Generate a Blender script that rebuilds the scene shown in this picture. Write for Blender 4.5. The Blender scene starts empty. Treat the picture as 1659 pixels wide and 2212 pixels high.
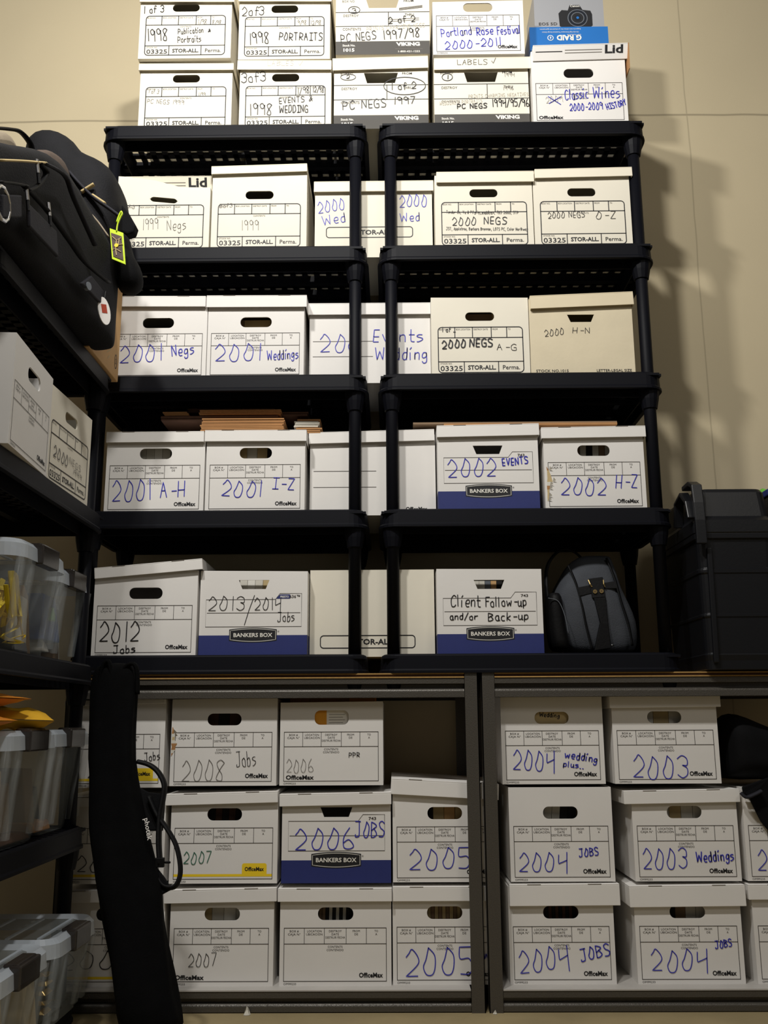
import bpy, bmesh, math, random
from mathutils import Vector, Matrix, noise
from mathutils.geometry import tessellate_polygon

C = bpy.context.scene.collection
random.seed(7)
PI = math.pi

# ------------------------------------------------------------------ camera
F_PX, CX, CY = 2100.0, 829.5, 1106.0
CAM = Vector((0.0, -2.93, 0.79))
ROT = Matrix(((0.9999, 0.0095, -0.0050), (0.0069, -0.2113, 0.9774), (0.0083, -0.9774, -0.2114)))  # world -> camera
_c0 = ROT.row[0].normalized(); _c1 = (ROT.row[1] - _c0 * ROT.row[1].dot(_c0)).normalized(); _c2 = _c0.cross(_c1)
CW = Matrix((_c0, _c1, _c2)).transposed()                            # camera -> world
cam_d = bpy.data.cameras.new('camera')
cam_d.sensor_fit = 'VERTICAL'; cam_d.sensor_height = 24.0
cam_d.lens = F_PX / 2212.0 * 24.0
cam_d.clip_start = 0.05
cam = bpy.data.objects.new('camera', cam_d); C.objects.link(cam)
cam.matrix_world = Matrix.Translation(CAM) @ CW.to_4x4()
bpy.context.scene.camera = cam

# ------------------------------------------------------------------ world, lamps, exposure
sc = bpy.context.scene
sc.view_settings.view_transform = 'Standard'
sc.view_settings.look = 'None'
sc.view_settings.exposure = 0.0
sc.view_settings.gamma = 1.0
sc.view_settings.use_curve_mapping = False
w = bpy.data.worlds.new('warehouse_bounce'); sc.world = w; w.use_nodes = True
w.node_tree.nodes['Background'].inputs[0].default_value = (1.0, 0.94, 0.86, 1)
w.node_tree.nodes['Background'].inputs[1].default_value = 0.068
def lamp(name, loc, power, sx, sy, col, target=(0.0, 0.2, 1.6)):
    d = bpy.data.lights.new(name, 'AREA'); d.shape = 'RECTANGLE'; d.size = sx; d.size_y = sy
    d.energy = power; d.color = col
    o = bpy.data.objects.new(name, d); C.objects.link(o); o.location = loc
    o.rotation_euler = (Vector(target) - Vector(loc)).to_track_quat('-Z', 'Y').to_euler()
lamp('ceiling_lamp', (-0.13, -1.75, 3.60), 37, 0.16, 0.16, (1.0, 0.975, 0.925), (-.1, .1, 1.9))
lamp('ceiling_lamp_far', (-0.84, -1.75, 3.60), 42, 0.16, 0.16, (1.0, 0.975, 0.925), (-.4, .1, 1.9))

lamp('shadow_fill_light', (2.3, -4.6, 4.2), 25, 1.3, 1.3, (1.0, 0.95, 0.86), (.6, .3, 1.6))  # added fill light, no fixture seen; lifts the shelving's shadow on the wall

# ------------------------------------------------------------------ reading a position off a plane that stands in the room
def _ray(px, py): return CW @ Vector((px - CX, -(py - CY), -F_PX))
def onX(px, py, X): r = _ray(px, py); return CAM + r * ((X - CAM.x) / r.x)
def onY(px, py, Y): r = _ray(px, py); return CAM + r * ((Y - CAM.y) / r.y)
def onZ(px, py, Z): r = _ray(px, py); return CAM + r * ((Z - CAM.z) / r.z)

# ------------------------------------------------------------------ materials
def lin(h):
    h = h.lstrip('#'); o = []
    for i in (0, 2, 4):
        c = int(h[i:i+2], 16) / 255
        o.append(c / 12.92 if c <= 0.04045 else ((c + 0.055) / 1.055) ** 2.4)
    return tuple(o) + (1,)
def mat(name, col, rough=0.7, metal=0.0, var=0.0, vscale=8.0, bump=0.0, bscale=120.0, spec=0.5, coord='Object'):
    m = bpy.data.materials.new(name); m.use_nodes = True
    nt = m.node_tree; b = nt.nodes['Principled BSDF']
    c = lin(col) if isinstance(col, str) else tuple(col) + (1,)
    b.inputs['Base Color'].default_value = c
    b.inputs['Roughness'].default_value = rough
    b.inputs['Metallic'].default_value = metal
    b.inputs['Specular IOR Level'].default_value = spec
    if var or bump:
        tc = nt.nodes.new('ShaderNodeTexCoord')
    if var:
        n = nt.nodes.new('ShaderNodeTexNoise'); n.inputs['Scale'].default_value = vscale; n.inputs['Detail'].default_value = 4
        nt.links.new(tc.outputs[coord], n.inputs['Vector'])
        r = nt.nodes.new('ShaderNodeMapRange'); r.inputs['To Min'].default_value = 1 - var; r.inputs['To Max'].default_value = 1 + var
        r.inputs['From Min'].default_value = 0.25; r.inputs['From Max'].default_value = 0.75
        nt.links.new(n.outputs['Fac'], r.inputs['Value'])
        mx = nt.nodes.new('ShaderNodeMix'); mx.data_type = 'RGBA'; mx.blend_type = 'MULTIPLY'; mx.inputs['Factor'].default_value = 1
        mx.inputs[6].default_value = c
        nt.links.new(r.outputs['Result'], mx.inputs[7]); nt.links.new(mx.outputs[2], b.inputs['Base Color'])
    if bump:
        n2 = nt.nodes.new('ShaderNodeTexNoise'); n2.inputs['Scale'].default_value = bscale; n2.inputs['Detail'].default_value = 3
        nt.links.new(tc.outputs[coord], n2.inputs['Vector'])
        bp = nt.nodes.new('ShaderNodeBump'); bp.inputs['Strength'].default_value = bump; bp.inputs['Distance'].default_value = 0.004
        nt.links.new(n2.outputs['Fac'], bp.inputs['Height']); nt.links.new(bp.outputs['Normal'], b.inputs['Normal'])
    return m
M = dict(
    white=mat('white_cardboard', '#e4e1dd', .75, var=.035, vscale=5, bump=.05, bscale=60),
    cream=mat('cream_white_cardboard', '#e4dece', .75, var=.04, vscale=5, bump=.05, bscale=60),
    buff=mat('buff_cardboard', '#d8ccb0', .8, var=.06, vscale=9, bump=.08, bscale=90),
    lid=mat('white_lid_card', '#e9e6e2', .7, var=.03, vscale=6, bump=.04, bscale=50),
    creamlid=mat('cream_lid_card', '#ebe3d0', .7, var=.03, vscale=6, bump=.04, bscale=50),
    bufflid=mat('buff_lid_card', '#dccfb2', .75, var=.05, vscale=9, bump=.05, bscale=60),
    kraft=mat('kraft_cardboard', '#a87a4c', .85, var=.12, vscale=14, bump=.1),
    carton=mat('tan_carton', '#d4aa74', .8, var=.08, vscale=10, bump=.06),
    kraftdark=mat('dark_kraft', '#54392a', .85, var=.15, vscale=20),
    inside=mat('box_inside', '#a89878', .9),
    dark=mat('dark_folder', '#1d1b1a', .8),
    paper=mat('white_paper', '#d9d5c9', .8, var=.08, vscale=14),
    manila=mat('manila_paper', '#c4ae80', .8, var=.08, vscale=14),
    brownpaper=mat('brown_paper', '#8b735a', .85, var=.1, vscale=14),
    orangepaper=mat('orange_envelope', '#e09a28', .75, var=.06),
    yellow=mat('yellow_print', '#f2cf1e', .7),
    blueband=mat('navy_blue_print', '#212c6c', .65, var=.05, vscale=30),
    black=mat('black_print', '#16161a', .6),
    grey=mat('grey_print', '#77716a', .7),
    form=mat('form_line_print', '#403b38', .7),
    vband=mat('charcoal_print_band', '#4b4844', .7, var=.06, vscale=12),
    wprint=mat('white_print', '#ece9e0', .6),
    inkblue=mat('blue_ink', '#2c2fae', .5),
    inkblack=mat('black_marker', '#1b191c', .5),
    inkgrey=mat('pencil_grey', '#6e6a66', .6),
    inkfaint=mat('faint_pencil', '#b3aca0', .6),
    inkgreen=mat('green_ink', '#2f6d58', .5),
    plastic=mat('black_plastic', '#0a0b12', .55, bump=.03, bscale=200, spec=.14),
    tote=mat('black_tote_plastic', '#111216', .4, bump=.05, bscale=150, spec=.4),
    hammer=mat('hammertone_grey_metal', '#524e48', .36, metal=.3, var=.12, vscale=260, bump=.25, bscale=320),
    board=mat('particle_board', '#b08b50', .85, var=.15, vscale=90),
    shelfwhite=mat('pale_shelf_board', '#b9b5b0', .6, var=.05, vscale=12),
    cloth=mat('black_nylon', '#0a0a0c', .85, var=.25, vscale=30, bump=.25, bscale=300, spec=.15),
    clothgrey=mat('dark_grey_nylon', '#23232a', .75, var=.2, vscale=30, bump=.25, bscale=300, spec=.3),
    slate=mat('slate_grey_canvas', '#41444a', .8, var=.12, vscale=25, bump=.25, bscale=260, spec=.25),
    leather=mat('black_leather_trim', '#09090b', .6, bump=.15, bscale=120, spec=.2),
    brown=mat('brown_nylon', '#4d4038', .8, var=.15, vscale=30, bump=.2, bscale=200),
    taupe=mat('taupe_nylon', '#8b7f6d', .8, var=.1, vscale=30, bump=.2, bscale=200),
    tan=mat('tan_zip_tape', '#b7a272', .7),
    steel=mat('polished_steel', '#c9c9cc', .25, metal=1),
    brass=mat('brass_rivet', '#d8bd80', .3, metal=1),
    lime=mat('lime_plastic', '#c6e01c', .4),
    tagcard=mat('brown_crackle_card', '#4a352e', .6, var=.5, vscale=60),
    tagwhite=mat('white_tag', '#e6e2de', .6),
    red=mat('red_print', '#a3402c', .6),
    mailer=mat('yellow_padded_mailer', '#e3ae1f', .6, var=.06, vscale=18, bump=.3, bscale=40),
    mailer2=mat('orange_padded_mailer', '#d9861f', .6, var=.1, vscale=18, bump=.3, bscale=40),
    tape=mat('yellow_tape', '#ecd02a', .5),
    bluecl=mat('blue_plastic_bag', '#3a5fae', .5, var=.15, vscale=20),
    greensp=mat('green_print', '#66b83c', .5),
    silver=mat('silver_card', '#a6a7ab', .45, metal=.15),
    gblue=mat('glossy_blue_card', '#2470bd', .4, var=.04, vscale=6),
    lensdark=mat('dark_lens_print', '#20242c', .35),
    lensmid=mat('grey_lens_print', '#6b7078', .4),
    smoke=mat('smoky_latch', '#3a3532', .25, spec=.6),
)
def clear_mat(name, col, alpha, rough):
    m = bpy.data.materials.new(name); m.use_nodes = True
    b = m.node_tree.nodes['Principled BSDF']
    b.inputs['Base Color'].default_value = lin(col); b.inputs['Roughness'].default_value = rough
    b.inputs['Alpha'].default_value = alpha
    return m
M['tripodcloth'] = mat('black_tripod_cloth', '#070708', .9, var=.25, vscale=30, bump=.3, bscale=240, spec=.08)
M['bagcloth'] = mat('charcoal_bag_cloth', '#17171a', .8, var=.3, vscale=12, bump=.3, bscale=220, spec=.2)
M['clear'] = clear_mat('clear_bin_plastic', '#c0c8ca', .17, .3)
M['frost'] = clear_mat('frosted_lid_plastic', '#cfd8e2', .68, .3)
M['haze'] = clear_mat('hazy_bin_plastic', '#c6cdd0', .16, .35)
M['smoke'] = clear_mat('smoky_latch_plastic', '#35302d', .88, .22)

# wall: painted boards with two fine seams and scuffs
def wall_mat():
    m = mat('cream_wall_paint', '#cdbf9f', .85, var=.035, vscale=2.2, bump=.06, bscale=140)
    nt = m.node_tree; b = nt.nodes['Principled BSDF']
    src = b.inputs['Base Color'].links[0].from_socket
    tc = nt.nodes.new('ShaderNodeTexCoord'); sp = nt.nodes.new('ShaderNodeSeparateXYZ')
    nt.links.new(tc.outputs['Object'], sp.inputs[0])
    n = nt.nodes.new('ShaderNodeTexNoise'); n.inputs['Scale'].default_value = 3.0; nt.links.new(tc.outputs['Object'], n.inputs['Vector'])
    def line(sock, pos, wd, amp):
        a = nt.nodes.new('ShaderNodeMath'); a.operation = 'MULTIPLY_ADD'
        nt.links.new(n.outputs['Fac'], a.inputs[0]); a.inputs[1].default_value = .02; a.inputs[2].default_value = -pos - .01
        s = nt.nodes.new('ShaderNodeMath'); s.operation = 'ADD'; nt.links.new(sock, s.inputs[0]); nt.links.new(a.outputs[0], s.inputs[1])
        ab = nt.nodes.new('ShaderNodeMath'); ab.operation = 'ABSOLUTE'; nt.links.new(s.outputs[0], ab.inputs[0])
        r = nt.nodes.new('ShaderNodeMapRange'); r.inputs['From Min'].default_value = wd * .3; r.inputs['From Max'].default_value = wd
        r.inputs['To Min'].default_value = amp; r.inputs['To Max'].default_value = 0
        nt.links.new(ab.outputs[0], r.inputs['Value']); return r.outputs[0]
    h = line(sp.outputs['Z'], 3.125, .006, .5); v = line(sp.outputs['X'], 1.172, .004, .3)
    mxx = nt.nodes.new('ShaderNodeMath'); mxx.operation = 'MAXIMUM'; nt.links.new(h, mxx.inputs[0]); nt.links.new(v, mxx.inputs[1])
    mx = nt.nodes.new('ShaderNodeMix'); mx.data_type = 'RGBA'; nt.links.new(mxx.outputs[0], mx.inputs['Factor'])
    nt.links.new(src, mx.inputs[6]); mx.inputs[7].default_value = lin('#5d5340')
    nt.links.new(mx.outputs[2], b.inputs['Base Color'])
    return m
M['wall'] = wall_mat()
M['floor'] = mat('tan_concrete', '#9a8a66', .7, var=.14, vscale=5, bump=.15, bscale=60)

# ------------------------------------------------------------------ mesh builder
class MB:
    def __init__(s): s.v = []; s.f = []; s.m = []; s.mats = []; s.sm = False
    def mi(s, m):
        m = M[m] if isinstance(m, str) else m
        if m not in s.mats: s.mats.append(m)
        return s.mats.index(m)
    def add(s, vs, fs, m):
        o = len(s.v); k = s.mi(m); s.v += [tuple(p) for p in vs]
        for f in fs: s.f.append(tuple(o + i for i in f)); s.m.append(k)
    def box(s, x0, x1, y0, y1, z0, z1, m):
        vs = [(x, y, z) for z in (z0, z1) for y in (y0, y1) for x in (x0, x1)]
        s.add(vs, [(0,2,3,1),(4,5,7,6),(0,1,5,4),(2,6,7,3),(0,4,6,2),(1,3,7,5)], m)
    def hexa(s, vs, m): s.add(vs, [(0,2,3,1),(4,5,7,6),(0,1,5,4),(2,6,7,3),(0,4,6,2),(1,3,7,5)], m)
    def prism(s, loop, holes, y0, y1, m):           # loops in x,z ; extruded in y
        loops = [loop] + holes
        flat = [p for l in loops for p in l]
        tris = tessellate_polygon([[Vector((p[0], p[1], 0)) for p in l] for l in loops])
        n = len(flat)
        vs = [(p[0], y0, p[1]) for p in flat] + [(p[0], y1, p[1]) for p in flat]
        fs = []
        for t in tris:
            a, b, c = (Vector((*flat[i], 0)) for i in t)
            t = t if (b - a).cross(c - a).z > 0 else (t[0], t[2], t[1])
            fs.append(tuple(t)); fs.append((t[0] + n, t[2] + n, t[1] + n))
        o = 0
        for li, l in enumerate(loops):
            k = len(l)
            for i in range(k): j = (i + 1) % k; fs.append((o + i, o + i + n, o + j + n, o + j))
            o += k
        s.add(vs, fs, m)
    def flat(s, pts, y, m):                          # polygon in xz at depth y, facing -y
        if sum(pts[i][0]*pts[(i+1)%len(pts)][1]-pts[(i+1)%len(pts)][0]*pts[i][1] for i in range(len(pts))) < 0: pts = pts[::-1]
        s.add([(p[0], y, p[1]) for p in pts], [tuple(range(len(pts)))], m)
    def ribbon(s, pts, wd, y, m, closed=False):      # pen stroke in xz at depth y
        n = len(pts)
        if n < 2: return
        L = []; R = []
        for i in range(n):
            a = Vector(pts[(i-1) % n] if (closed or i > 0) else pts[i]); b = Vector(pts[(i+1) % n] if (closed or i < n-1) else pts[i])
            d = (b - a)
            d = d.normalized() if d.length > 1e-9 else Vector((1, 0))
            nn = Vector((-d.y, d.x)) * wd / 2; p = Vector(pts[i])
            e = Vector((0, 0))
            if not closed and i == 0: e = -d * wd * .3
            if not closed and i == n-1: e = d * wd * .3
            L.append(p + nn + e); R.append(p - nn + e)
        vs = [(p.x, y, p.y) for p in L] + [(p.x, y, p.y) for p in R]
        fs = [(i, i + n, (i+1) % n + n, (i+1) % n) for i in range(n if closed else n-1)]
        s.add(vs, fs, m)
    def tube(s, pts, r, m, seg=8, flatten=None, closed=False):
        pts = [Vector(p) for p in pts]; n = len(pts); vs = []; fs = []
        rr = r if isinstance(r, (list, tuple)) else [r] * n
        up = Vector((0, 0, 1)); prev = None
        for i in range(n):
            d = (pts[min(i+1, n-1)] - pts[max(i-1, 0)]).normalized()
            if prev is None:
                a = d.cross(up)
                if a.length < 1e-3: a = d.cross(Vector((0, 1, 0)))
                a.normalize()
            else:
                a = (prev - d * prev.dot(d)).normalized()
            prev = a; b = d.cross(a)
            fa, fb = flatten if flatten else (1, 1)
            for k in range(seg):
                t = 2 * PI * k / seg
                vs.append(pts[i] + a * math.cos(t) * rr[i] * fa + b * math.sin(t) * rr[i] * fb)
        for i in range(n - 1):
            for k in range(seg):
                k2 = (k + 1) % seg
                fs.append((i*seg + k, i*seg + k2, (i+1)*seg + k2, (i+1)*seg + k))
        fs.append(tuple(range(seg))[::-1]); fs.append(tuple((n-1)*seg + k for k in range(seg)))
        s.add(vs, fs, m)
    def loft(s, rings, m, cap=True):
        k = len(rings[0]); n = len(rings); vs = [p for r in rings for p in r]; fs = []
        for i in range(n - 1):
            for j in range(k): j2 = (j+1) % k; fs.append((i*k + j, i*k + j2, (i+1)*k + j2, (i+1)*k + j))
        if cap: fs.append(tuple(range(k))[::-1]); fs.append(tuple((n-1)*k + j for j in range(k)))
        s.add(vs, fs, m)
    def build(s, name, parent=None, smooth=False, bevel=0, subsurf=0, fixn=True):
        me = bpy.data.meshes.new(name); me.from_pydata(s.v, [], s.f)
        for m in s.mats: me.materials.append(m)
        me.polygons.foreach_set('material_index', s.m)
        if smooth: me.polygons.foreach_set('use_smooth', [True] * len(s.f))
        me.update()
        o = bpy.data.objects.new(name, me); C.objects.link(o)
        if parent: o.parent = parent
        if bevel:
            b = o.modifiers.new('bevel', 'BEVEL'); b.width = bevel; b.segments = 2; b.limit_method = 'ANGLE'; b.angle_limit = 1.0
        if subsurf:
            b = o.modifiers.new('subsurf', 'SUBSURF'); b.levels = subsurf; b.render_levels = subsurf
        if fixn:
            bm = bmesh.new(); bm.from_mesh(me); bmesh.ops.recalc_face_normals(bm, faces=bm.faces); bm.to_mesh(me); bm.free()
        return o
def tag(o, label=None, cat=None, group=None, kind=None):
    if label: o['label'] = label
    if cat: o['category'] = cat
    if group: o['group'] = group
    if kind: o['kind'] = kind
    return o
def empty(name, loc, rz=0, ry=0):
    o = bpy.data.objects.new(name, None); C.objects.link(o); o.location = loc; o.rotation_euler = (0, ry, rz)
    o.empty_display_size = .05
    return o
def rrect(cx, cz, w_, h_, r, n=5):
    p = []
    for (sx, sz, a0) in ((1, 1, 0), (-1, 1, 90), (-1, -1, 180), (1, -1, 270)):
        for i in range(n + 1):
            a = math.radians(a0 + 90 * i / n)
            p.append((cx + sx * (w_/2 - r) + r * math.cos(a), cz + sz * (h_/2 - r) + r * math.sin(a)))
    return p

# ------------------------------------------------------------------ lettering
_tc = {}
def tmesh(sx, bold):
    if (sx, bold) in _tc: return _tc[(sx, bold)]
    cu = bpy.data.curves.new('t', 'FONT'); cu.body = sx; cu.size = 1.0; cu.resolution_u = 2; cu.offset = bold; cu.fill_mode = 'FRONT'
    ob = bpy.data.objects.new('t', cu); C.objects.link(ob)
    dg = bpy.context.evaluated_depsgraph_get(); dg.update()
    me = bpy.data.meshes.new_from_object(ob.evaluated_get(dg))
    vs = [(v.co.x, v.co.y) for v in me.vertices]; fs = [tuple(p.vertices) for p in me.polygons]
    bpy.data.objects.remove(ob); bpy.data.curves.remove(cu); bpy.data.meshes.remove(me)
    x0 = min((v[0] for v in vs), default=0); x1 = max((v[0] for v in vs), default=1)
    vs = [(v[0] - x0, v[1]) for v in vs]
    _tc[(sx, bold)] = (vs, fs, x1 - x0); return _tc[(sx, bold)]
CAPH = 0.69
def ptext(mb, sx, x, z, h, m, y, width=None, bold=.0, align='C', slant=0, rot=0):
    vs, fs, wd = tmesh(sx, bold)
    sz = h / CAPH; sxx = sz if width is None else width / wd
    W = wd * sxx; x0 = x - W/2 if align == 'C' else (x if align == 'L' else x - W)
    o = []
    for v in vs:
        px, pz = v[0] * sxx + slant * v[1] * sz, v[1] * sz
        if rot:                                       # turned upside down
            px, pz = W - px, h - pz
        o.append((x0 + px, y, z + pz))
    mb.add(o, fs, m)

# hand lettering: single pen strokes on a digit grid (first digit x, second digit y; base line 2, capitals to 9)
GL = {'0':'5|29 16 04 12 32 44 47 29','1':'2|19 12','2':'5|07 18 29 47 45 02 02 42','3':'5|08 29 48 46 26 26 45 43 22 03','4':'5|08 05 15 46;49 41','5':'5|49 09 09 06 36 44 32 02',
'6':'5|29 06 03 12 32 43 25 04','7':'5|09 09 49 49 12','8':'5|48 29 08 16 34 32 12 03 26 48','9':'5|47 29 08 16 36 48 48 42',
'A':'5|02 02 29 29 42 42;15 35','B':'5|02 02 09 09 38 47 26 05;26 44 43 22 02','C':'5|48 29 07 04 12 32 43','D':'5|02 02 09 09 39 46 44 22 02','E':'4|39 09 09 02 02 32;05 05 35',
'F':'4|02 02 09 09 49;06 06 36','G':'5|48 29 07 04 12 42 45 45 25','H':'5|02 09;42 49;05 45','I':'4|09 49;29 22;02 42','J':'5|09 09 49;39 33 22 02 03','K':'4|02 09;48 05 05 42','L':'4|09 09 02 02 42',
'M':'6|02 02 09 09 25 25 49 49 52','N':'5|02 02 09 09 42 42 49','O':'5|29 16 04 12 32 44 47 29','P':'5|02 09 09 38 47 35 05','R':'5|02 09 09 38 47 35 05 05 42','S':'5|48 29 08 16 35 44 32 02',
'T':'5|09 49;29 22','U':'5|09 04 12 32 44 49','V':'5|09 22 22 49','W':'7|09 12 12 37 37 52 52 69','X':'5|02 49;09 42','Y':'5|09 25 25 49;25 22','Z':'5|09 09 49 49 02 02 42',
'a':'4|36 16 04 12 32 36 36 32 42','b':'4|09 02 02 22 34 26 05','c':'4|36 16 04 12 32','d':'4|36 16 04 12 33 39 39 32','e':'4|04 34 36 16 04 12 32','f':'3|38 29 18 12;06 36','g':'4|36 16 04 13 34 36 36 31 10 01',
'h':'4|09 02 02 05 26 35 32','i':'2|06 02;08 19','k':'4|09 02;36 04 04 32','l':'2|09 02','m':'6|06 02 02 05 16 25 22 22 25 46 55 52','n':'4|06 02 02 05 26 35 32','o':'4|26 05 03 12 32 34 35 26','p':'4|06 00 00 05 26 35 33 12 03',
'r':'3|06 02 02 05 36','s':'4|36 16 05 34 33 12 02','t':'3|19 13 22 32;06 36','u':'4|06 03 12 33 36 36 32 42','v':'4|06 22 22 46','w':'6|06 12 12 35 35 42 42 56','y':'4|06 23 23;46 10 00',
'/':'4|01 49','-':'4|15 45','&':'5|42 18 29 37 03 12 45','.':'2|02 12',',':'2|12 00','~':'6|05 22 22 59',' ':'3|','(':'3|','_':'4|02 42'}
def cr(pts, n=5):
    out = []
    for i in range(len(pts) - 1):
        p0 = pts[max(i-1, 0)]; p1 = pts[i]; p2 = pts[i+1]; p3 = pts[min(i+2, len(pts)-1)]
        if p1 == p2: continue
        if i > 0 and p0 == p1: p0 = p1
        for k in range(n):
            t = k / n
            out.append(tuple(.5 * ((2*b) + (-a+c)*t + (2*a-5*b+4*c-d)*t*t + (-a+3*b-3*c+d)*t**3) for a, b, c, d in zip(p0, p1, p2, p3)))
    out.append(tuple(pts[-1])); return out
def pen(mb, sx, x0, z0, x1, z1, h, m, y, wd):
    rnd = random.Random(sx + str(round(x0, 3)))
    tot = sum(int(GL[c].split('|')[0]) + 1.3 for c in sx) - 1.3
    L = math.hypot(x1 - x0, z1 - z0); ux = L / tot; uz = h / 7
    ca, sa = (x1 - x0) / L, (z1 - z0) / L; cur = 0
    for c in sx:
        adv, st = GL[c].split('|'); jx = rnd.uniform(-.2, .2); jz = rnd.uniform(-.35, .35); sl = rnd.uniform(-.02, .1)
        for s_ in st.split(';'):
            if not s_: continue
            pts = [(int(q[0]), int(q[1])) for q in s_.split()]
            pts = [(a + sl * (b - 2), b - 2 + jz) for a, b in pts]
            pts = [((cur + a + jx) * ux, b * uz) for a, b in cr(pts)]
            mb.ribbon([(x0 + a*ca - b*sa, z0 + a*sa + b*ca) for a, b in pts], wd, y, m)
        cur += int(adv) + 1.3
def ellipse(cx, cz, a, b, n=28): return [(cx + a*math.cos(2*PI*i/n), cz + b*math.sin(2*PI*i/n)) for i in range(n)]

# ------------------------------------------------------------------ the room
mb = MB(); mb.box(-4.5, 4.5, .50, .56, -.05, 5.2, 'wall'); tag(mb.build('wall_back'), kind='structure')
mb = MB(); mb.box(-4.5, 4.5, -6.5, .50, -.06, 0, 'floor'); tag(mb.build('floor'), kind='structure')

# ------------------------------------------------------------------ black plastic shelving
def plastic_unit(loc, rz, zs, width, label, foot):
    root = empty('plastic_shelving_unit', loc, rz); tag(root, label, 'shelf unit', 'black plastic shelving units')
    D = .457; hw = width / 2
    for z in zs:
        m = MB(); z = z - loc[2]
        # rim: rounded loop swept through its profile
        def loop(ins, zz):
            return [Vector((p[0], D/2 + p[1], zz)) for p in rrect(0, 0, width - 2*ins, D - 2*ins, max(.055 - ins, .004), 6)]
        prof = [(.004, z - .003), (.0, z - .008), (-.002, z - .045), (-.006, z - .05), (-.006, z - .057), (.008, z - .057), (.010, z - .012), (.014, z - .004), (.009, z)]
        rings = [loop(a, b) for a, b in prof]; rings.append(rings[0])
        m.loft(rings, 'plastic', cap=False)
        rr2 = [loop(a, b) for a, b in ((.050, z - .012), (.050, z - .070), (.054, z - .070), (.054, z - .012))]; rr2.append(rr2[0])
        m.loft(rr2, 'plastic', cap=False)
        # slotted deck
        nx, ny = 21, 8
        x0, x1, y0, y1 = -hw + .012, hw - .012, .012, D - .012
        for i in range(nx + 1):
            x = x0 + (x1 - x0) * i / nx; m.box(x - .0092, x + .0092, y0, y1, z - .014, z - .006, 'plastic')
        for j in range(ny + 1):
            yy = y0 + (y1 - y0) * j / ny; dp = .034 if j in (4, 6) else .014
            m.box(x0, x1, yy - .012, yy + .012, z - dp, z - .0065, 'plastic')
        for sx in (-1, 1):
            for yy in (.04, D - .04):
                x = sx * (hw - .038)
                m.tube([(x, yy, z - .01), (x, yy, z - .06), (x, yy, z - .085), (x, yy, z - .115)], [.034, .033, .030, .024], 'plastic', 14)
        o = m.build('shelf', root); 
        for p in o.data.polygons: p.use_smooth = False
    for sx in (-1, 1):
        for yy in (.04, D - .04):
            m = MB(); x = sx * (hw - .038)
            m.tube([(x, yy, foot - loc[2]), (x, yy, zs[0] - loc[2] - .012)], .0195, 'plastic', 16); m.build('post', root, smooth=True)
    return root
PZ = [2.772, 2.322, 1.8765, 1.4345, .990]
plastic_unit((-.525, 0, .934), 0, PZ, .894, 'black plastic shelving unit standing on the grey metal rack, left of the two', .936)
plastic_unit((.4135, 0, .934), 0, PZ, .899, 'black plastic shelving unit standing on the grey metal rack, right one beside the tote', .936)
LZ = [1.842, 1.403, .956, .510, .066]
LX = -.87
plastic_unit((LX, -.515, 0), PI/2, LZ, .915, 'black plastic shelving unit at the left side holding bags and clear bins', .0)

# ------------------------------------------------------------------ grey metal rack
def metal_unit(x0, x1, label):
    root = empty('metal_rack', ((x0+x1)/2, 0, 0)); tag(root, label, 'rack', 'grey metal racks'); W = (x1 - x0) / 2; D = .46
    for sx in (-1, 1):
        for (ya, yb, s) in ((0, .038, 1), (D - .038, D, -1)):
            m = MB(); xa, xb = sorted((sx * W, sx * (W - .0385)))
            f = 0 if s == 1 else D - .0025
            m.box(xa, xb, f, f + .0025, 0, .9425, 'hammer')
            xe = sx * W; m.box(min(xe, xe - sx*.0025), max(xe, xe - sx*.0025), ya, yb, 0, .9425, 'hammer'); m.build('post', root)
    for (zt, zr, zl, zb) in ((.918, .901, .887, .861), (.056, .038, .024, .002)):
        for (y0, s) in ((.004, 1), (D - .004, -1)):
            m = MB(); a, b = -W + .039, W - .039
            def bx(ya, yb, za, zc): m.box(a, b, min(y0 + s*ya, y0 + s*yb), max(y0 + s*ya, y0 + s*yb), za, zc, 'hammer')
            bx(0, .003, zr, zt); bx(.003, .020, zr, zr + .003); bx(.018, .020, zl - .004, zr); bx(0, .02, zb, zb + .002)
            pr = [(0, zb)] + [(.009 - .009 * math.cos(t*PI/10), zl - .009 + .009 * math.sin(t*PI/10)) for t in range(6)] + [(.020, zl), (.020, zl - .003), (.010, zl - .003), (.003, zl - .010), (.003, zb)]
            m.loft([[Vector((xx, y0 + s*p, q)) for p, q in pr] for xx in (a, b)], 'hammer')
            m.build('beam', root, bevel=.002)
        for sx in (-1, 1):
            m = MB(); xe = sx * (W - .005); m.box(min(xe, xe - sx*.003), max(xe, xe - sx*.003), .04, D - .04, zb, zt, 'hammer'); m.build('side_brace', root)
    m = MB(); a, b = -W + .040, W - .040
    m.box(a, b, .001, D - .001, .9185, .9220, 'board'); m.box(a, b, .001, D - .001, .9290, .9325, 'board'); m.box(a, b, .006, D - .006, .9220, .9290, 'kraftdark'); m.build('top_board', root)
    m = MB(); m.box(a, b, .002, D - .002, .0565, .060, 'shelfwhite'); m.build('bottom_board', root)
metal_unit(-.972, .2507, 'grey hammertone metal rack at the bottom, left one with four columns of boxes')
metal_unit(.2613, 1.483, 'grey hammertone metal rack at the bottom right, under the black tote')
BZ = .060

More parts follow.
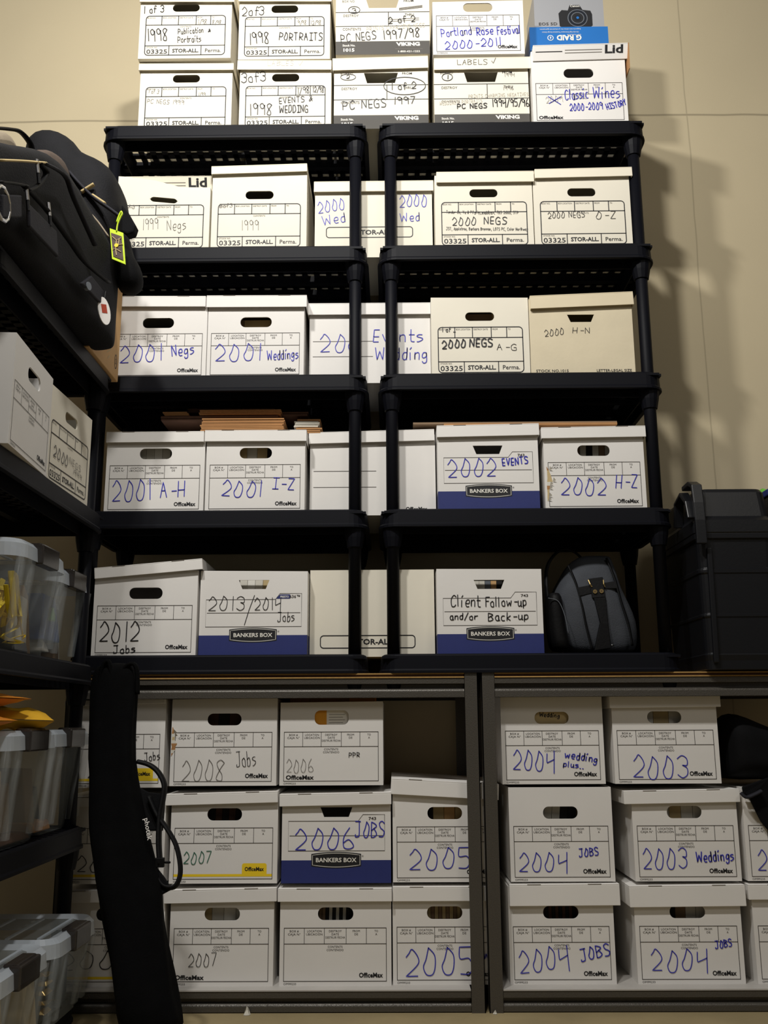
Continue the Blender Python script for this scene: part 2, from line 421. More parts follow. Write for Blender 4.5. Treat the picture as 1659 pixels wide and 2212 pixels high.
# ------------------------------------------------------------------ archive boxes
ANCH = dict(
 A=dict(body='cream', lid='creamlid', hole='slot', hz=.201, hh=.030, hw=.094),
 O=dict(body='white', lid='lid', hole='slot', hz=.192, hh=.035, hw=.102),
 B=dict(body='white', lid='lid', hole='trap', hz=.197, hh=.028, hw=.094),
 V=dict(body='cream', lid='creamlid', hole='trap', hz=.196, hh=.040, hw=.118),
 E=dict(body='buff', lid='bufflid', hole='trap', hz=.196, hh=.026, hw=.088),
 S=dict(body='white', lid='lid', hole=None), T=dict(body='cream', lid='creamlid', hole=None))
E_ = -.0007
def lines(mb, segs, wd, m='form', y=E_):
    for (a, b, c, d) in segs: mb.ribbon([(a, b), (c, d)], wd, y, m)
def form_A(mb, W, o):
    x0, x1 = -W/2 + .022, W/2 - .021; z0, z1, za, zb = .013, .168, .132, .050; w_ = x1 - x0
    mb.ribbon(rrect((x0+x1)/2, (z0+z1)/2, w_, z1 - z0, .012), .0031, E_, 'black', True)
    lines(mb, [(x0, za, x1, za), (x0, zb, x1, zb)], .0028, 'black')
    c = [0, .198, .407, .63, .813, 1]
    for q in c[1:5]: lines(mb, [(x0 + w_*q, za, x0 + w_*q, z1)], .0028, 'black')
    for i, t in enumerate(('BOX NO.', 'BOX LOCATION', 'DESTROY DATE', 'FROM', 'TO')):
        ptext(mb, t, x0 + w_*c[i] + .004, z1 - .010, .0052, 'form', E_, align='L', width=min(.046, .0042*len(t)))
    ptext(mb, 'CONTENTS', (x0+x1)/2, za - .010, .0052, 'form', E_)
    d = [0, .302, .705]
    for q in d[1:]: lines(mb, [(x0 + w_*q, z0, x0 + w_*q, zb)], .0028, 'black')
    ptext(mb, 'STOCK NO.', x0 + .006, zb - .009, .005, 'form', E_, align='L')
    ptext(mb, '03325', x0 + w_*.152, z0 + .006, .0165, 'black', E_, width=w_*.26, bold=.012)
    ptext(mb, 'STOR-ALL.', x0 + w_*.51, z0 + .010, .014, 'black', E_, width=w_*.33, bold=.03)
    ptext(mb, 'Perma.', x0 + w_*.855, z0 + .010, .014, 'black', E_, width=w_*.20, bold=.008)
def form_O(mb, W, o):
    x0, x1 = -W/2 + .0125, W/2 - .0145; z0, z1, za = .0125, .154, .1115; w_ = x1 - x0
    lines(mb, [(x0, z0, x1, z0), (x0, z1, x1, z1), (x0, z0, x0, z1), (x1, z0, x1, z1), (x0, za, x1, za)], .0016)
    c = [0, .197, .394, .608, .805, 1]
    for q in c[1:5]: lines(mb, [(x0 + w_*q, za, x0 + w_*q, z1)], .0014)
    T = (('BOX #', 'CAJA N°'), ('LOCATION', 'UBICACIÓN'), ('DESTROY', 'DATE', 'DESTRUIR FECHA'), ('FROM', 'DE'), ('TO', 'A'))
    for i, ts in enumerate(T):
        cx = x0 + w_*(c[i] + c[i+1])/2
        for k, t in enumerate(ts): ptext(mb, t, cx, z1 - .011 - k*.0085, .0056, 'form', E_, width=min(.0052*len(t), .056))
    for k, t in enumerate(('CONTENTS', 'CONTENIDO')): ptext(mb, t, (x0+x1)/2, za - .0105 - k*.0085, .0056, 'form', E_)
    if o.get('yellow'):
        lines(mb, [(x0 + .002, z0 + .010, x1 - .002, z0 + .010)], .007, 'yellow', E_ * .6)
        mb.flat(rrect(x1 - .052, z0 + .026, .072, .034, .006, 3), E_ * .7, 'yellow')
        ptext(mb, 'OfficeMax', x1 - .052, z0 + .022, .0105, 'black', E_ * 1.3, width=.056, bold=.03)
    elif o.get('logo') == 'L':
        ptext(mb, 'OfficeMax', x0 + .048, z0 + .005, .0115, 'black', E_, width=.083, bold=.035)
    else:
        ptext(mb, 'OfficeMax', x1 - .044, z0 + .010, .012, 'black', E_, width=.068, bold=.033)
    ptext(mb, 'OM99233', x0, z0 - .0095, .0052, 'form', E_, align='L', width=.036)
def form_B(mb, W, o):
    zb = .063; w2 = W/2
    for (y, m) in ((E_, 'blueband'),): mb.flat([(-w2, 0), (w2, 0), (w2, zb), (-w2, zb)], y * .7, m)
    for sx in (-1, 1):
        x = sx * (w2 + .0005); mb.add([(x, 0, 0), (x, .38, 0), (x, .38, zb), (x, 0, zb)], [(0,1,2,3)], 'blueband')
    x0, x1 = -w2 + .019, w2 - .018; z0, zm, z1, zt = .089, .131, .172, .190
    xt = x0 + (x1 - x0) * .725
    mb.ribbon([(x0, z0), (x1, z0), (x1, zt), (xt + .014, zt), (xt, z1), (x0, z1)], .0015, E_, 'form', True)
    lines(mb, [(x0 + .004, zm, x1 - .004, zm)], .0015)
    if o.get('num') == '636':
        mb.flat([(xt + .002, z1 + .002), (xt + .045, z1 + .002), (xt + .045, zt - .003), (xt + .014, zt - .003)], E_, 'blueband'); ptext(mb, 'PRESTO', xt + .028, z1 + .005, .006, 'wprint', E_ * 1.5, width=.026, bold=.02)
        ptext(mb, '636™', x1 - .021, z1 + .004, .009, 'form', E_, width=.032, bold=.02)
    else: ptext(mb, '743', x1 - .036, z1 + .003, .008, 'form', E_, width=.022, bold=.02)
    cx, cz, a, b = 0, .0635, .071, .0155
    def barrel(k): return [(cx + (a - k) * t, cz + s * ((b - k) + (.0055) * (1 - t * t))) for s in (1, -1) for t in [(-1 + i / 6) * s for i in range(13)]]
    mb.flat(barrel(-.0015), E_ * 1.3, 'black'); mb.ribbon(barrel(.002), .0014, E_ * 1.9, 'wprint', True)
    ptext(mb, 'BANKERS BOX', 0, cz - .0055, .0115, 'wprint', E_ * 1.9, width=.118, bold=.02)
    ptext(mb, '®', a + .006, cz + .008, .005, 'form', E_)
def form_V(mb, W, o):
    w2 = W/2; zb = .052; z2 = .112; z1 = .168; hx = o.get('bare', 0)
    mb.flat([(-w2, 0), (w2, 0), (w2, zb), (-w2, zb)], E_ * .7, 'vband')
    lines(mb, [(-w2, z2, w2, z2), (-w2, z1, w2, z1), (.02, z2, .02, z1)], .0024, 'black')
    ptext(mb, 'BOX NO.', -w2 + .045, .208, .009, 'form', E_, width=.045); ptext(mb, 'FROM', w2 - .072, .208, .009, 'black', E_, bold=.01, width=.034)
    ptext(mb, 'DESTROY', -w2 + .053, z1 - .018, .0095, 'form', E_, width=.054, bold=.005); ptext(mb, 'THRU', w2 - .070, z1 - .016, .0095, 'black', E_, width=.032, bold=.01)
    ptext(mb, 'CONTENTS', -w2 + .056, z2 - .016, .0095, 'form', E_, width=.064, bold=.01)
    ptext(mb, 'Stock No.', -w2 + .046, .032, .008, 'wprint', E_ * 1.4, width=.044, bold=.015); ptext(mb, '1015', -w2 + .046, .012, .012, 'wprint', E_ * 1.4, width=.038, bold=.03)
    ptext(mb, 'VIKING', w2 - .075, .033, .013, 'wprint', E_ * 1.4, width=.082, bold=.05, slant=-.1)
    ptext(mb, 'OFFICE PRODUCTS', w2 - .072, .026, .0045, 'grey', E_ * 1.4, width=.074)
    lines(mb, [(w2 - .12, .020, w2 - .026, .020)], .0012, 'grey', E_ * 1.4)
    ptext(mb, '1-800-421-1222', w2 - .072, .007, .007, 'wprint', E_ * 1.4, width=.075, bold=.01)
def form_E(mb, W, o):
    ptext(mb, 'STOCK NO.1015', -W/2 + .068, .012, .0085, 'black', E_, width=.104, bold=.012); ptext(mb, 'LETTER-LEGAL SIZE', W/2 - .068, .012, .0085, 'black', E_, width=.112, bold=.012)
def form_S(mb, W, o):
    lines(mb, [(-W/2 + .012, .145, W/2 - .19, .145), (-W/2 + .012, .092, W/2 - .19, .092)], .0016)
    ptext(mb, 'OM99233', -W/2 + .012, .012, .0055, 'form', E_, align='L', width=.036); ptext(mb, 'OfficeMax', W/2 - .062, .014, .012, 'black', E_, width=.068, bold=.033)
def form_T(mb, W, o):
    z = o.get('tz', .065)
    mb.ribbon(rrect(-.014, z, .292, .038, .010), .0022 + .0008 * (o.get('tz') is not None), E_, 'black', True); ptext(mb, 'STOR-ALL', .003, z - .008, .016, 'black', E_, width=.118, bold=.03)
FORM = dict(A=form_A, O=form_O, B=form_B, V=form_V, E=form_E, S=form_S, T=form_T)

LO = .013
def file_box(kind, label, xl, xr, yb, zb, Y, lid=None, top=None, hand=(), lidhand=(), depth=.37, o=None, group=None, extra=None, face=None, ht=None, rz=0, stuffing=None):
    """front face runs from pixel xl to xr on the plane Y; lid=(xl,xr,y top left,y top right,y bottom)"""
    o = o or {}; K = ANCH[kind]
    a = onY(xl, yb, Y); b = onY(xr, yb, Y); W = b.x - a.x; cx = (a.x + b.x)/2; mid = (xl + xr)/2
    zt = None
    if lid:
        zL, zR = onY(lid[0], lid[2], Y - LO).z - zb, onY(lid[1], lid[3], Y - LO).z - zb
        lb = onY((lid[0]+lid[1])/2, lid[4], Y - LO).z - zb
        hL = hR = min(zL, zR) - .007
        if 'crush' in o: hL, hR = onY(xl, o['crush'][0], Y).z - zb, onY(xr, o['crush'][1], Y).z - zb
    elif top: hL, hR = onY(xl, top[0], Y).z - zb, onY(xr, top[1], Y).z - zb
    else: hL = hR = ht
    return build_box(kind, label, Vector((cx, Y, zb)), rz, W, hL, hR, depth, K, o, hand, lidhand, group, extra, stuffing, Y,
                     None if not lid else ((zL, zR), lb, onY(lid[0], lid[2], Y - LO).x - cx, onY(lid[1], lid[3], Y - LO).x - cx))
BOXES = []
def build_box(kind, label, loc, rz, W, hL, hR, depth, K, o, hand, lidhand, group, extra, stuffing, Y, lid):
    m = MB(); t = .004; w2 = W/2; bmat = o.get('mat', K['body'])
    outer = [(-w2, 0), (w2, 0), (w2, hR)]
    if 'crush' in o: outer += [(w2 - .10, hR + .002), (-.03, hR + (hL - hR) * .62), (-w2 + .03, hL - .002)]
    outer += [(-w2, hL)]
    holes = []
    if K['hole'] and not o.get('nohole'):
        hz, hh, hw = o.get('hz', K['hz']), o.get('hh', K['hh']), K['hw']; hx = o.get('hx', 0)
        hz = min(hz, min(hL, hR) - hh/2 - .006) if kind != 'V' else hz
        if K['hole'] == 'slot':
            r = min(hh/2 - .0005, .0165); loop = rrect(hx, hz, hw, hh, r, 6)
        else: loop = [(hx - hw/2 + .011, hz - hh/2), (hx + hw/2 - .011, hz - hh/2), (hx + hw/2, hz + hh/2), (hx - hw/2, hz + hh/2)]
        if 'sag' in o: loop = [(p[0], p[1] - (.010 * (p[0] - hx) / hw + .004) + (.012 if p[1] < hz else 0)) for p in loop]
        holes = [loop]
    m.prism(outer, holes, 0, t, bmat)
    h = min(hL, hR)
    m.box(-w2, -w2 + t, t, depth - t, 0, h, bmat); m.box(w2 - t, w2, t, depth - t, 0, h, bmat)
    m.box(-w2, w2, depth - t, depth, 0, h, bmat); m.box(-w2 + t, w2 - t, t, depth - t, 0, t, bmat)
    m.box(-w2 + t, w2 - t, .2, .203, t, h * .8, 'inside') if False else None
    if not o.get('noform'): FORM[kind](m, W, o)
    def loc_of(px, py): p = onY(px, py, Y); return (p.x - loc.x, p.z - loc.z)
    for (s_, x0, y0, x1, y1, hp, ink, wd) in hand:
        if rz: p0, p1, hh_ = (x0, y0), (x1, y1), hp
        else:
            p0, p1 = loc_of(x0, y0), loc_of(x1, y1); q = loc_of(x0, y0 - hp); hh_ = q[1] - p0[1]
        pen(m, s_, *p0, *p1, hh_, ink, E_ * 2.2, wd)
    if extra: extra(m, W, min(hL, hR), loc_of)
    single = lid is None
    if single:
        body = m.build('file_box', None); root = body; body.location = loc; body.rotation_euler = (0, 0, rz)
    else:
        root = empty('file_box', loc, rz); body = m.build('body', root)
    tag(root, label, 'box', group)
    if lid:
        (zL, zR), lb, lx0, lx1 = lid; g = MB(); lm = o.get('lidmat', K['lid'])
        lw = lx1 - lx0; hgt = (zL + zR)/2 - lb; dz = depth + LO + .006
        g.box(-lw/2, lw/2, 0, dz, -.003, 0, lm); g.box(-lw/2, lw/2, 0, .003, -hgt, -.003, lm); g.box(-lw/2, lw/2, dz - .003, dz, -hgt, -.003, lm)
        g.box(-lw/2, -lw/2 + .003, .003, dz - .003, -hgt, -.003, lm); g.box(lw/2 - .003, lw/2, .003, dz - .003, -hgt, -.003, lm)
        if kind in 'OB' and not o.get('noslots'):
            for q in (-.55, .55): g.box(q*lw/2 - .02, q*lw/2 + .02, -.0006, .002, -.0022, .0004, 'grey')
        if 'lidword' in o:
            ptext(g, 'Lid', lw/2 - .048, -hgt * .62, hgt * .5, 'black', -.0008, width=.062, bold=.03); lines(g, [(-lw/2 + .01, -hgt * .45, -lw/2 + .10, -hgt * .45)], .0025, 'black', -.0008)
            lines(g, [(-lw/2 + .11, -hgt*.38, lw/2 - .09, -hgt*.38), (-lw/2 + .11, -hgt*.55, lw/2 - .09, -hgt*.55)], .002, 'grey', -.0008)
        if 'lidword' in o: g.v = [(x, y + (-z / hgt) * .020, z) if y < .0045 else (x, y, z) for x, y, z in g.v]
        for (s_, x0, y0, x1, y1, hp, ink, wd) in lidhand:
            c = Vector((loc.x + (lx0 + lx1)/2, loc.z + (zL + zR)/2)); p0 = onY(x0, y0, Y - LO); p1 = onY(x1, y1, Y - LO); q = onY(x0, y0 - hp, Y - LO)
            pen(g, s_, p0.x - c.x, p0.z - c.y, p1.x - c.x, p1.z - c.y, q.z - p0.z, ink, -.0008, wd)
        lo = g.build('lid', root, bevel=.0012)
        lo.location = ((lx0 + lx1)/2, -LO + o.get('lidy', 0), (zL + zR)/2); lo.rotation_euler = (o.get('lidrx', 0), -math.atan2(zR - zL, lw), 0)
        if 'flare' in o:
            q = MB(); q.hexa([(lw/2, 0, 0), (lw/2 + .003, 0, 0), (lw/2, .3, 0), (lw/2 + .003, .3, 0), (lw/2 - .004, 0, -.10), (lw/2 - .001, 0, -.10), (lw/2 - .004, .3, -.10), (lw/2 - .001, .3, -.10)], 'kraft')
            fo = q.build('lid_flap', lo)
    BOXES.append(root)
    if stuffing:
        nm, lab, cat, fn = stuffing; g = MB(); fn(g, W, h)
        so = g.build(nm); so.location = loc; so.rotation_euler = (0, 0, rz); tag(so, lab, cat)
    return root

# papers seen through the handle holes (each a loose bundle standing in its box)
def sheets(cols, y=.010, z1=.225, spread=.26, tilt=.0):
    def fn(g, W, h, y=y + .024):
        n = len(cols); hh = min(z1, h - .012); w_ = min(spread, W - .03)
        for i, c in enumerate(cols):
            a = -w_/2 + w_ * i / n; b = -w_/2 + w_ * (i + 1) / n - .0012; tz = tilt
            g.hexa([(a, y, .006), (b, y, .006), (a, y + .25, .006), (b, y + .25, .006), (a + tz, y, hh), (b + tz, y, hh), (a + tz, y + .25, hh), (b + tz, y + .25, hh)], c)
    return fn
def ripped(x, z, w_, h_, seed):
    def fn(m, W, h, lo):
        r = random.Random(seed); n = 9
        L = [(-W/2 + x + r.uniform(0, .003), z + h_ * i / n) for i in range(n + 1)]
        Rr = [(-W/2 + x + w_ * (.35 + .65 * r.random()) * math.sin(PI * (i + .6) / (n + 1.2)), z + h_ * i / n) for i in range(n + 1)]
        for i in range(n):
            m.flat([L[i], Rr[i], Rr[i+1], L[i+1]], E_ * 1.6, ['kraft', 'kraft', 'manila', 'paper'][r.randrange(4)])
            if r.random() < .5:
                p = Rr[i]; m.add([(p[0], E_*1.7, p[1]), (p[0] + .010, -.006, p[1] + .004), (p[0] + .002, -.009, p[1] + .013)], [(0, 1, 2)], 'paper')
    return fn

GT = 'archive boxes on top of the black shelving'; G1 = 'archive boxes on the first shelf down'; G2 = 'archive boxes on the second shelf down'; G3 = 'archive boxes on the third shelf down'; G4 = 'archive boxes on the lowest plastic shelf'
GL_ = 'archive boxes in the left metal rack'; GR_ = 'archive boxes in the right metal rack'
K_, N_, Bl, Gy, Fa = 'inkblack', 'inkgrey', 'inkblue', 'inkgrey', 'inkfaint'
T0 = PZ[0] - .003
# ---- top of the shelving, lower row
file_box('A', 'white box faintly pencilled PC NEGS 1999, bottom left on top of the shelving', 298, 499, 268, T0, .035, lid=(300, 505, 137, 136, 151), group=GT,
  hand=[('PC NEGS 1999', 318, 223, 398, 226, 9, N_, .0012), ('1 of 3', 321, 201, 343, 203, 9, N_, .0012), ('1/99', 429, 208, 444, 208, 8, N_, .0012)],
  stuffing=('file_folders', 'pale folder edges behind the handle hole of the PC NEGS 1999 box', 'folders', sheets(['dark', 'brownpaper', 'paper', 'brownpaper', 'paper', 'dark', 'dark'], .03, .205)))
file_box('A', 'white box marked 3 of 3 1998 EVENTS & WEDDING, on top of the shelving', 515.5, 715, 268, T0, .035, lid=(513, 716.5, 130, 130, 150), group=GT,
  hand=[('3of3', 521, 179, 576, 175, 21, K_, .0028), ('1998', 539, 249, 589, 247, 24, K_, .0030), ('EVENTS &', 604, 224, 676, 218, 12, K_, .0026), ('WEDDING', 604, 244, 666, 242, 15, K_, .0034), ('1/98', 643, 203, 670, 201, 13, K_, .0022), ('12/98', 676, 199, 700, 199, 12, K_, .0022)],
  lidhand=[('LABLES ~', 578, 142, 655, 141, 10, Fa, .0014)])
def vk2(m, W, h, lo):
    for (x, y, a, b) in ((874, 186, .080, .034),): p = lo(x, y); m.ribbon(ellipse(p[0], p[1], a*.9, b), .0026, E_*2.2, K_, True)
    p = lo(752, 167); m.ribbon(ellipse(p[0], p[1], .026, .012), .002, E_*2.2, K_, True)
file_box('V', 'half charcoal box marked PC NEGS 1997, with 1 of 2 circled', 721, 926, 268, T0, .035, lid=(718, 924.5, 126, 120, 149), group=GT, extra=vk2,
  hand=[('PC NEGS', 741, 237, 836, 231, 18, K_, .0030), ('1997', 851, 226, 899, 224, 15, K_, .0028), ('1 of 2', 845, 195, 900, 192, 15, K_, .0028), ('2', 748, 170, 756, 170, 8, K_, .002)],
  stuffing=('file_folders', 'white folders in the handle notch of the lower PC NEGS box circled 1 of 2', 'folders', sheets(['paper', 'paper', 'paper'], .02, .192)))
def vk1(m, W, h, lo):
    p = lo(966, 167); m.ribbon(ellipse(p[0], p[1], .018, .014), .0024, E_*2.2, K_, True)
file_box('V', 'half charcoal box marked PC NEGS 1994/95/96 under a lid lettered LABELS', 939, 1145, 268, T0, .035, lid=(937, 1146, 125.5, 122, 149), group=GT, extra=vk1,
  hand=[('PC NEGS', 988, 235, 1053, 233, 10, K_, .0034), ('1994/95/96', 1064, 231, 1144, 229, 16, K_, .0030), ('1', 966, 171, 969, 171, 8, K_, .003), ('PRINTS CHARMING NEGATIVES', 1012, 212, 1142, 207, 7, Fa, .0012), ('WEDDING & PORTRAITS', 950, 228, 1042, 221, 8, Fa, .0012), ('1994', 1090, 166, 1112, 165, 7, Gy, .0012), ('1996', 1087, 195, 1110, 194, 7, Gy, .0012)],
  lidhand=[('LABELS', 988, 140, 1054, 139, 11, K_, .0017), ('~', 1062, 137, 1073, 137, 12, K_, .0017)],
  stuffing=('file_folders', 'white folders in the handle notch under the lid lettered LABELS', 'folders', sheets(['paper', 'paper', 'paper'], .02, .192)))
def xmark(m, W, h, lo):
    for a, b in (((1184, 209), (1211, 226)), ((1186, 224), (1212, 209))): m.ribbon([lo(*a), lo(*b)], .0026, E_*2.2, Bl)
    p = lo(1170, 255)
cw = file_box('O', 'white box marked 2000-2009 HISTORY in blue, under a raised lid', 1152.5, 1358, 262, T0, .016, lid=(1150, 1355, 102.6, 97, 126), group=GT, extra=xmark, o=dict(lidword=1, flare=1, noslots=1, logo='L', hx=0, lidy=-.012),
  hand=[('Classic', 1221, 215, 1272, 212, 21, Bl, .0028), ('Wines', 1282, 213, 1340, 211, 24, Bl, .0028), ('2000-2009', 1231, 239, 1303, 236, 15, Bl, .0027), ('HISTORY', 1312, 237, 1354, 226, 12, Bl, .0030), ('2004', 1180, 223, 1217, 218, 13, Fa, .0014)])
# ---- top of the shelving, upper row, each standing on the lid below
ZB = onY(610, 129.5, .029).z + .002
Z1 = onY(400, 136.5, .029).z + .001
UH = .258
file_box('A', 'white box marked 1 of 3 1998 Publication & Portraits', 298, 497.6, 124, Z1, .005, lid=(303, 507, -18, -18, 3.5), group=GT, o=dict(hz=.2),
  hand=[('1 of 3', 311, 29, 355, 27, 15, K_, .0028), ('1998', 319, 90, 364, 86, 26, K_, .0030), ('Publication', 385, 74, 440, 70, 11, K_, .0022), ('&', 450, 69, 456, 69, 6, K_, .0022), ('Portraits', 384, 92, 435, 90, 13, K_, .0022), ('1/98', 428, 53, 447, 53, 11, Gy, .0014), ('8/98', 459, 53, 478, 53, 9, Gy, .0014)])
file_box('A', 'white box marked 2 of 3 1998 PORTRAITS in the upper row on top', 514, 712.5, 127, ZB, .028, lid=(516, 717, -18, -18, 2.5), group=GT, o=dict(hz=.2),
  hand=[('2of3', 523, 34, 572, 33, 19, K_, .0026), ('1998', 539, 96, 583, 92, 24, K_, .0030), ('PORTRAITS', 603, 87, 697, 87, 16, K_, .0030), ('9/98', 644, 54, 662, 53, 9, Gy, .0014), ('12/98', 672, 54, 694, 53, 9, Gy, .0014)])
def vk3(m, W, h, lo):
    p = lo(765, 22); m.ribbon(ellipse(p[0], p[1], .020, .014), .002, E_*2.2, K_, True)
    for dy in (-2, 0, 2): m.ribbon([lo(862, 20 + dy), lo(888, 17 + dy), lo(912, 14 + dy)], .0016, E_*2.2, N_)
    for dy in (-3, 1): m.ribbon([lo(838, 46 + dy), lo(905, 42 + dy)], .0014, E_*2.2, N_)
ZV = onY(820, 123, .029).z + .003
file_box('V', 'half charcoal box marked PC NEGS 1997/98, in the top row', 725, 929, 121, ZV, .020, ht=.27, group=GT, extra=vk3, o=dict(hz=.205),
  hand=[('PC NEGS', 737, 92, 814, 84, 17, K_, .0026), ('1997/98', 829, 86, 908, 79, 19, K_, .0028), ('2 of 2', 840, 52, 898, 47, 14, K_, .0028), ('3', 762, 29, 771, 28, 10, K_, .002), ('PRINTS CHARMING NEGS', 792, 67, 918, 58, 8, Fa, .0012)],
  stuffing=('file_folders', 'tan folders showing in the handle notch of the PC NEGS 1997/98 box', 'folders', sheets(['inside', 'manila', 'manila'], .02, .20)))
ZP = onY(1040, 124, .029).z + .002
file_box('O', 'white box with two lines of blue writing ending 2000-2011, upper row on top', 936, 1134, 121, ZP, .015, top=(4.5, 0.5), group=GT, o=dict(hz=.20),
  hand=[('Portland', 954, 80, 1020, 74, 17, Bl, .0026), ('Rose', 1030, 77, 1066, 73, 17, Bl, .0030), ('Festival', 1075, 75, 1124, 72, 17, Bl, .0028), ('2000-2011', 962, 107, 1084, 98, 17, Bl, .0026)])
# cartons at the right end of the top
zc = onY(1250, 97, .06).z + .003
def carton(name, label, x0, x1, y0, y1, z0, z1, m, marks, rz=0, mats=None):
    g = MB(); W = x1 - x0; g.box(-W/2, W/2, 0, y1 - y0, 0, z1 - z0, m)
    marks(g, W, z1 - z0)
    o_ = g.build(name); o_.location = ((x0 + x1)/2, y0, z0); o_.rotation_euler = (0, 0, rz); return tag(o_, label, 'box')
a = onY(1144, 70, .09); b = onY(1313, 60, .09)
def g_raid(g, W, H):
    ptext(g, 'G RAID', .0 , H*.42, .020, 'wprint', -.001, width=.088, bold=.04, rot=1)
    m_ = ellipse(-.066, H*.42 + .010, .011, .011, 18); g.flat(m_, -.0008, 'wprint'); g.flat(ellipse(-.066, H*.42 + .010, .0085, .0085, 18), -.0012, 'gblue')
    g.flat([(-.069, H*.42 + .010), (-.064, H*.42 + .017), (-.065, H*.42 + .011), (-.062, H*.42 + .011), (-.068, H*.42 + .003), (-.067, H*.42 + .009)], -.0016, 'wprint')
    ptext(g, 'with Thunderbolt', .018, H*.62, .005, 'wprint', -.001, width=.05, rot=1)
    for k, (w_, s_) in enumerate(((.13, 'Ultra-fast High Performance Thunderbolt Storage Solution'), (.145, 'Supports two drives for professional applications'))): ptext(g, s_, -.03 , H*.74 + k*.012, .005, 'wprint', -.001, width=w_, rot=1)
carton('hard_drive_carton', 'glossy blue carton with upside down white lettering, on the raised-lid box', a.x, b.x, .09, .30, zc, onY(1230, 58, .09).z, 'gblue', g_raid)
a = onY(1154, 30, .12); b = onY(1304, 30, .12)
def camera_print(g, W, H):
    ptext(g, 'EOS 5D', -W/2 + .048, .030, .011, 'form', -.001, width=.066, bold=.01); ptext(g, 'Mark III', -W/2 + .046, .014, .007, 'form', -.001, width=.04)
    cx = .022; k = .92
    body = [(-.062, .028), (-.065, .085), (-.052, .100), (-.028, .098), (-.020, .122), (.018, .122), (.030, .100), (.060, .096), (.066, .080), (.066, .030), (.056, .022), (-.05, .022)]
    g.flat([(cx + x*k, z*k) for x, z in body], -.0008, 'black')
    for r_, mm, yy in ((.036, 'lensmid', -.0012), (.033, 'lensdark', -.0016), (.024, 'lensmid', -.002), (.021, 'black', -.0024), (.012, 'lensdark', -.0028), (.005, 'gblue', -.0032)): g.flat(ellipse(cx + .008, .058, r_, r_, 24), yy, mm)
    ptext(g, 'Canon', cx, .104, .008, 'wprint', -.0014, width=.034, bold=.02)
    lines(g, [(cx - .03, .010, cx + .05, .010)], .004, 'wprint', -.0008)
carton('camera_carton', 'silver grey camera carton with a printed camera, standing on the blue carton', a.x, b.x, .12, .30, onY(1230, 58, .09).z + .001, onY(1230, 58, .09).z + .165, 'silver', camera_print)

# ---- first shelf
Z = PZ[1] - .003
file_box('A', 'white box pencilled 1999 Negs with a crumpled front, beside the left bags', 247.7, 450.6, 531, Z, .03, lid=(249, 455, 374, 372, 405), group=G1, o=dict(lidword=1, crush=(381, 405), sag=1, lidy=.021, hz=.185),
  hand=[('1999', 308, 496, 343, 495, 23, N_, .0015), ('Negs', 361, 499, 403, 496, 22, N_, .0017), ('of 3', 272, 450, 291, 451, 8, N_, .0012)])
file_box('A', 'white box pencilled 3 of 3 1999 with a tilted lid, on the first shelf', 454.6, 661.6, 531, Z, .028, lid=(456.6, 663.5, 359, 352.6, 373), group=G1,
  hand=[('1999', 522, 497, 560, 496, 21, N_, .0015), ('3of3', 474, 449, 503, 447, 8, N_, .0013)],
  stuffing=('file_folders', 'grey folder edges behind the handle hole of the pencilled 1999 box', 'folders', sheets(['dark', 'brownpaper', 'paper', 'brownpaper', 'dark'], .03, .2)))
file_box('T', 'cream box turned sideways marked 2000 Wed twice in blue, behind the posts', 679.5, 935, 543, Z, .085, lid=(678, 936, 392, 389, 413), depth=.30, group=G1, o=dict(tz=.092),
  hand=[('2000', 688, 460, 746, 452, 24, Bl, .0026), ('Wed', 700, 488, 748, 478, 20, Bl, .0026), ('2000', 864, 447, 923, 445, 25, Bl, .0026), ('Wed', 866, 480, 908, 476, 18, Bl, .0026)])
file_box('A', 'white box marked 2000 NEGS over lines of small writing, first shelf, right unit', 941, 1154, 525, Z, .03, lid=(942.4, 1153, 371, 368.5, 393), group=G1,
  hand=[('2000', 978, 487, 1029, 486, 17, K_, .0024), ('NEGS', 1046, 484, 1096, 484, 15, K_, .0028), ('Tender Os, Va + Pilgrim weddings, TBS 2000, STP'.replace('+', '&'), 964, 461, 1120, 462, 6, K_, .0012), ('JST, Appletree, Barbara Brennan, LOTS PC, Color Northway', 964, 497, 1140, 498, 6, K_, .0012)])
file_box('A', 'white box marked 2000 NEGS O-Z in thin black, right end of the first shelf', 1156, 1367, 521, Z, .03, lid=(1154.5, 1365, 365, 360, 382), group=G1,
  hand=[('2000 NEGS', 1184, 472, 1264, 469, 13, K_, .0017), ('O-Z', 1288, 473, 1332, 472, 16, K_, .0017)])
# ---- second shelf
Z = PZ[2] - .003
file_box('O', 'white box marked 2001 Negs in blue, partly hidden by the tan carton', 230, 444, 807, Z, .03, lid=(229, 445, 639, 639, 662), group=G2,
  hand=[('2001', 260, 783, 352, 779, 36, Bl, .0026), ('Negs', 372, 770, 420, 765, 23, Bl, .0030)],
  stuffing=('file_folders', 'pale folders behind the handle hole of the 2001 Negs box', 'folders', sheets(['manila', 'paper', 'paper', 'manila'], .02, .187)))
file_box('O', 'white box marked 2001 Weddings in blue on the second shelf', 445.5, 655.6, 807, Z, .03, lid=(446.5, 663, 638, 637, 663), group=G2,
  hand=[('2001', 466, 781, 566, 778, 36, Bl, .0026), ('Weddings', 578, 778, 645, 774, 20, Bl, .0028)],
  stuffing=('file_folders', 'brown papers behind the handle hole of the 2001 Weddings box', 'folders', sheets(['brownpaper', 'manila', 'brownpaper'], .014, .215)))
def ev(m, W, h, lo): pass
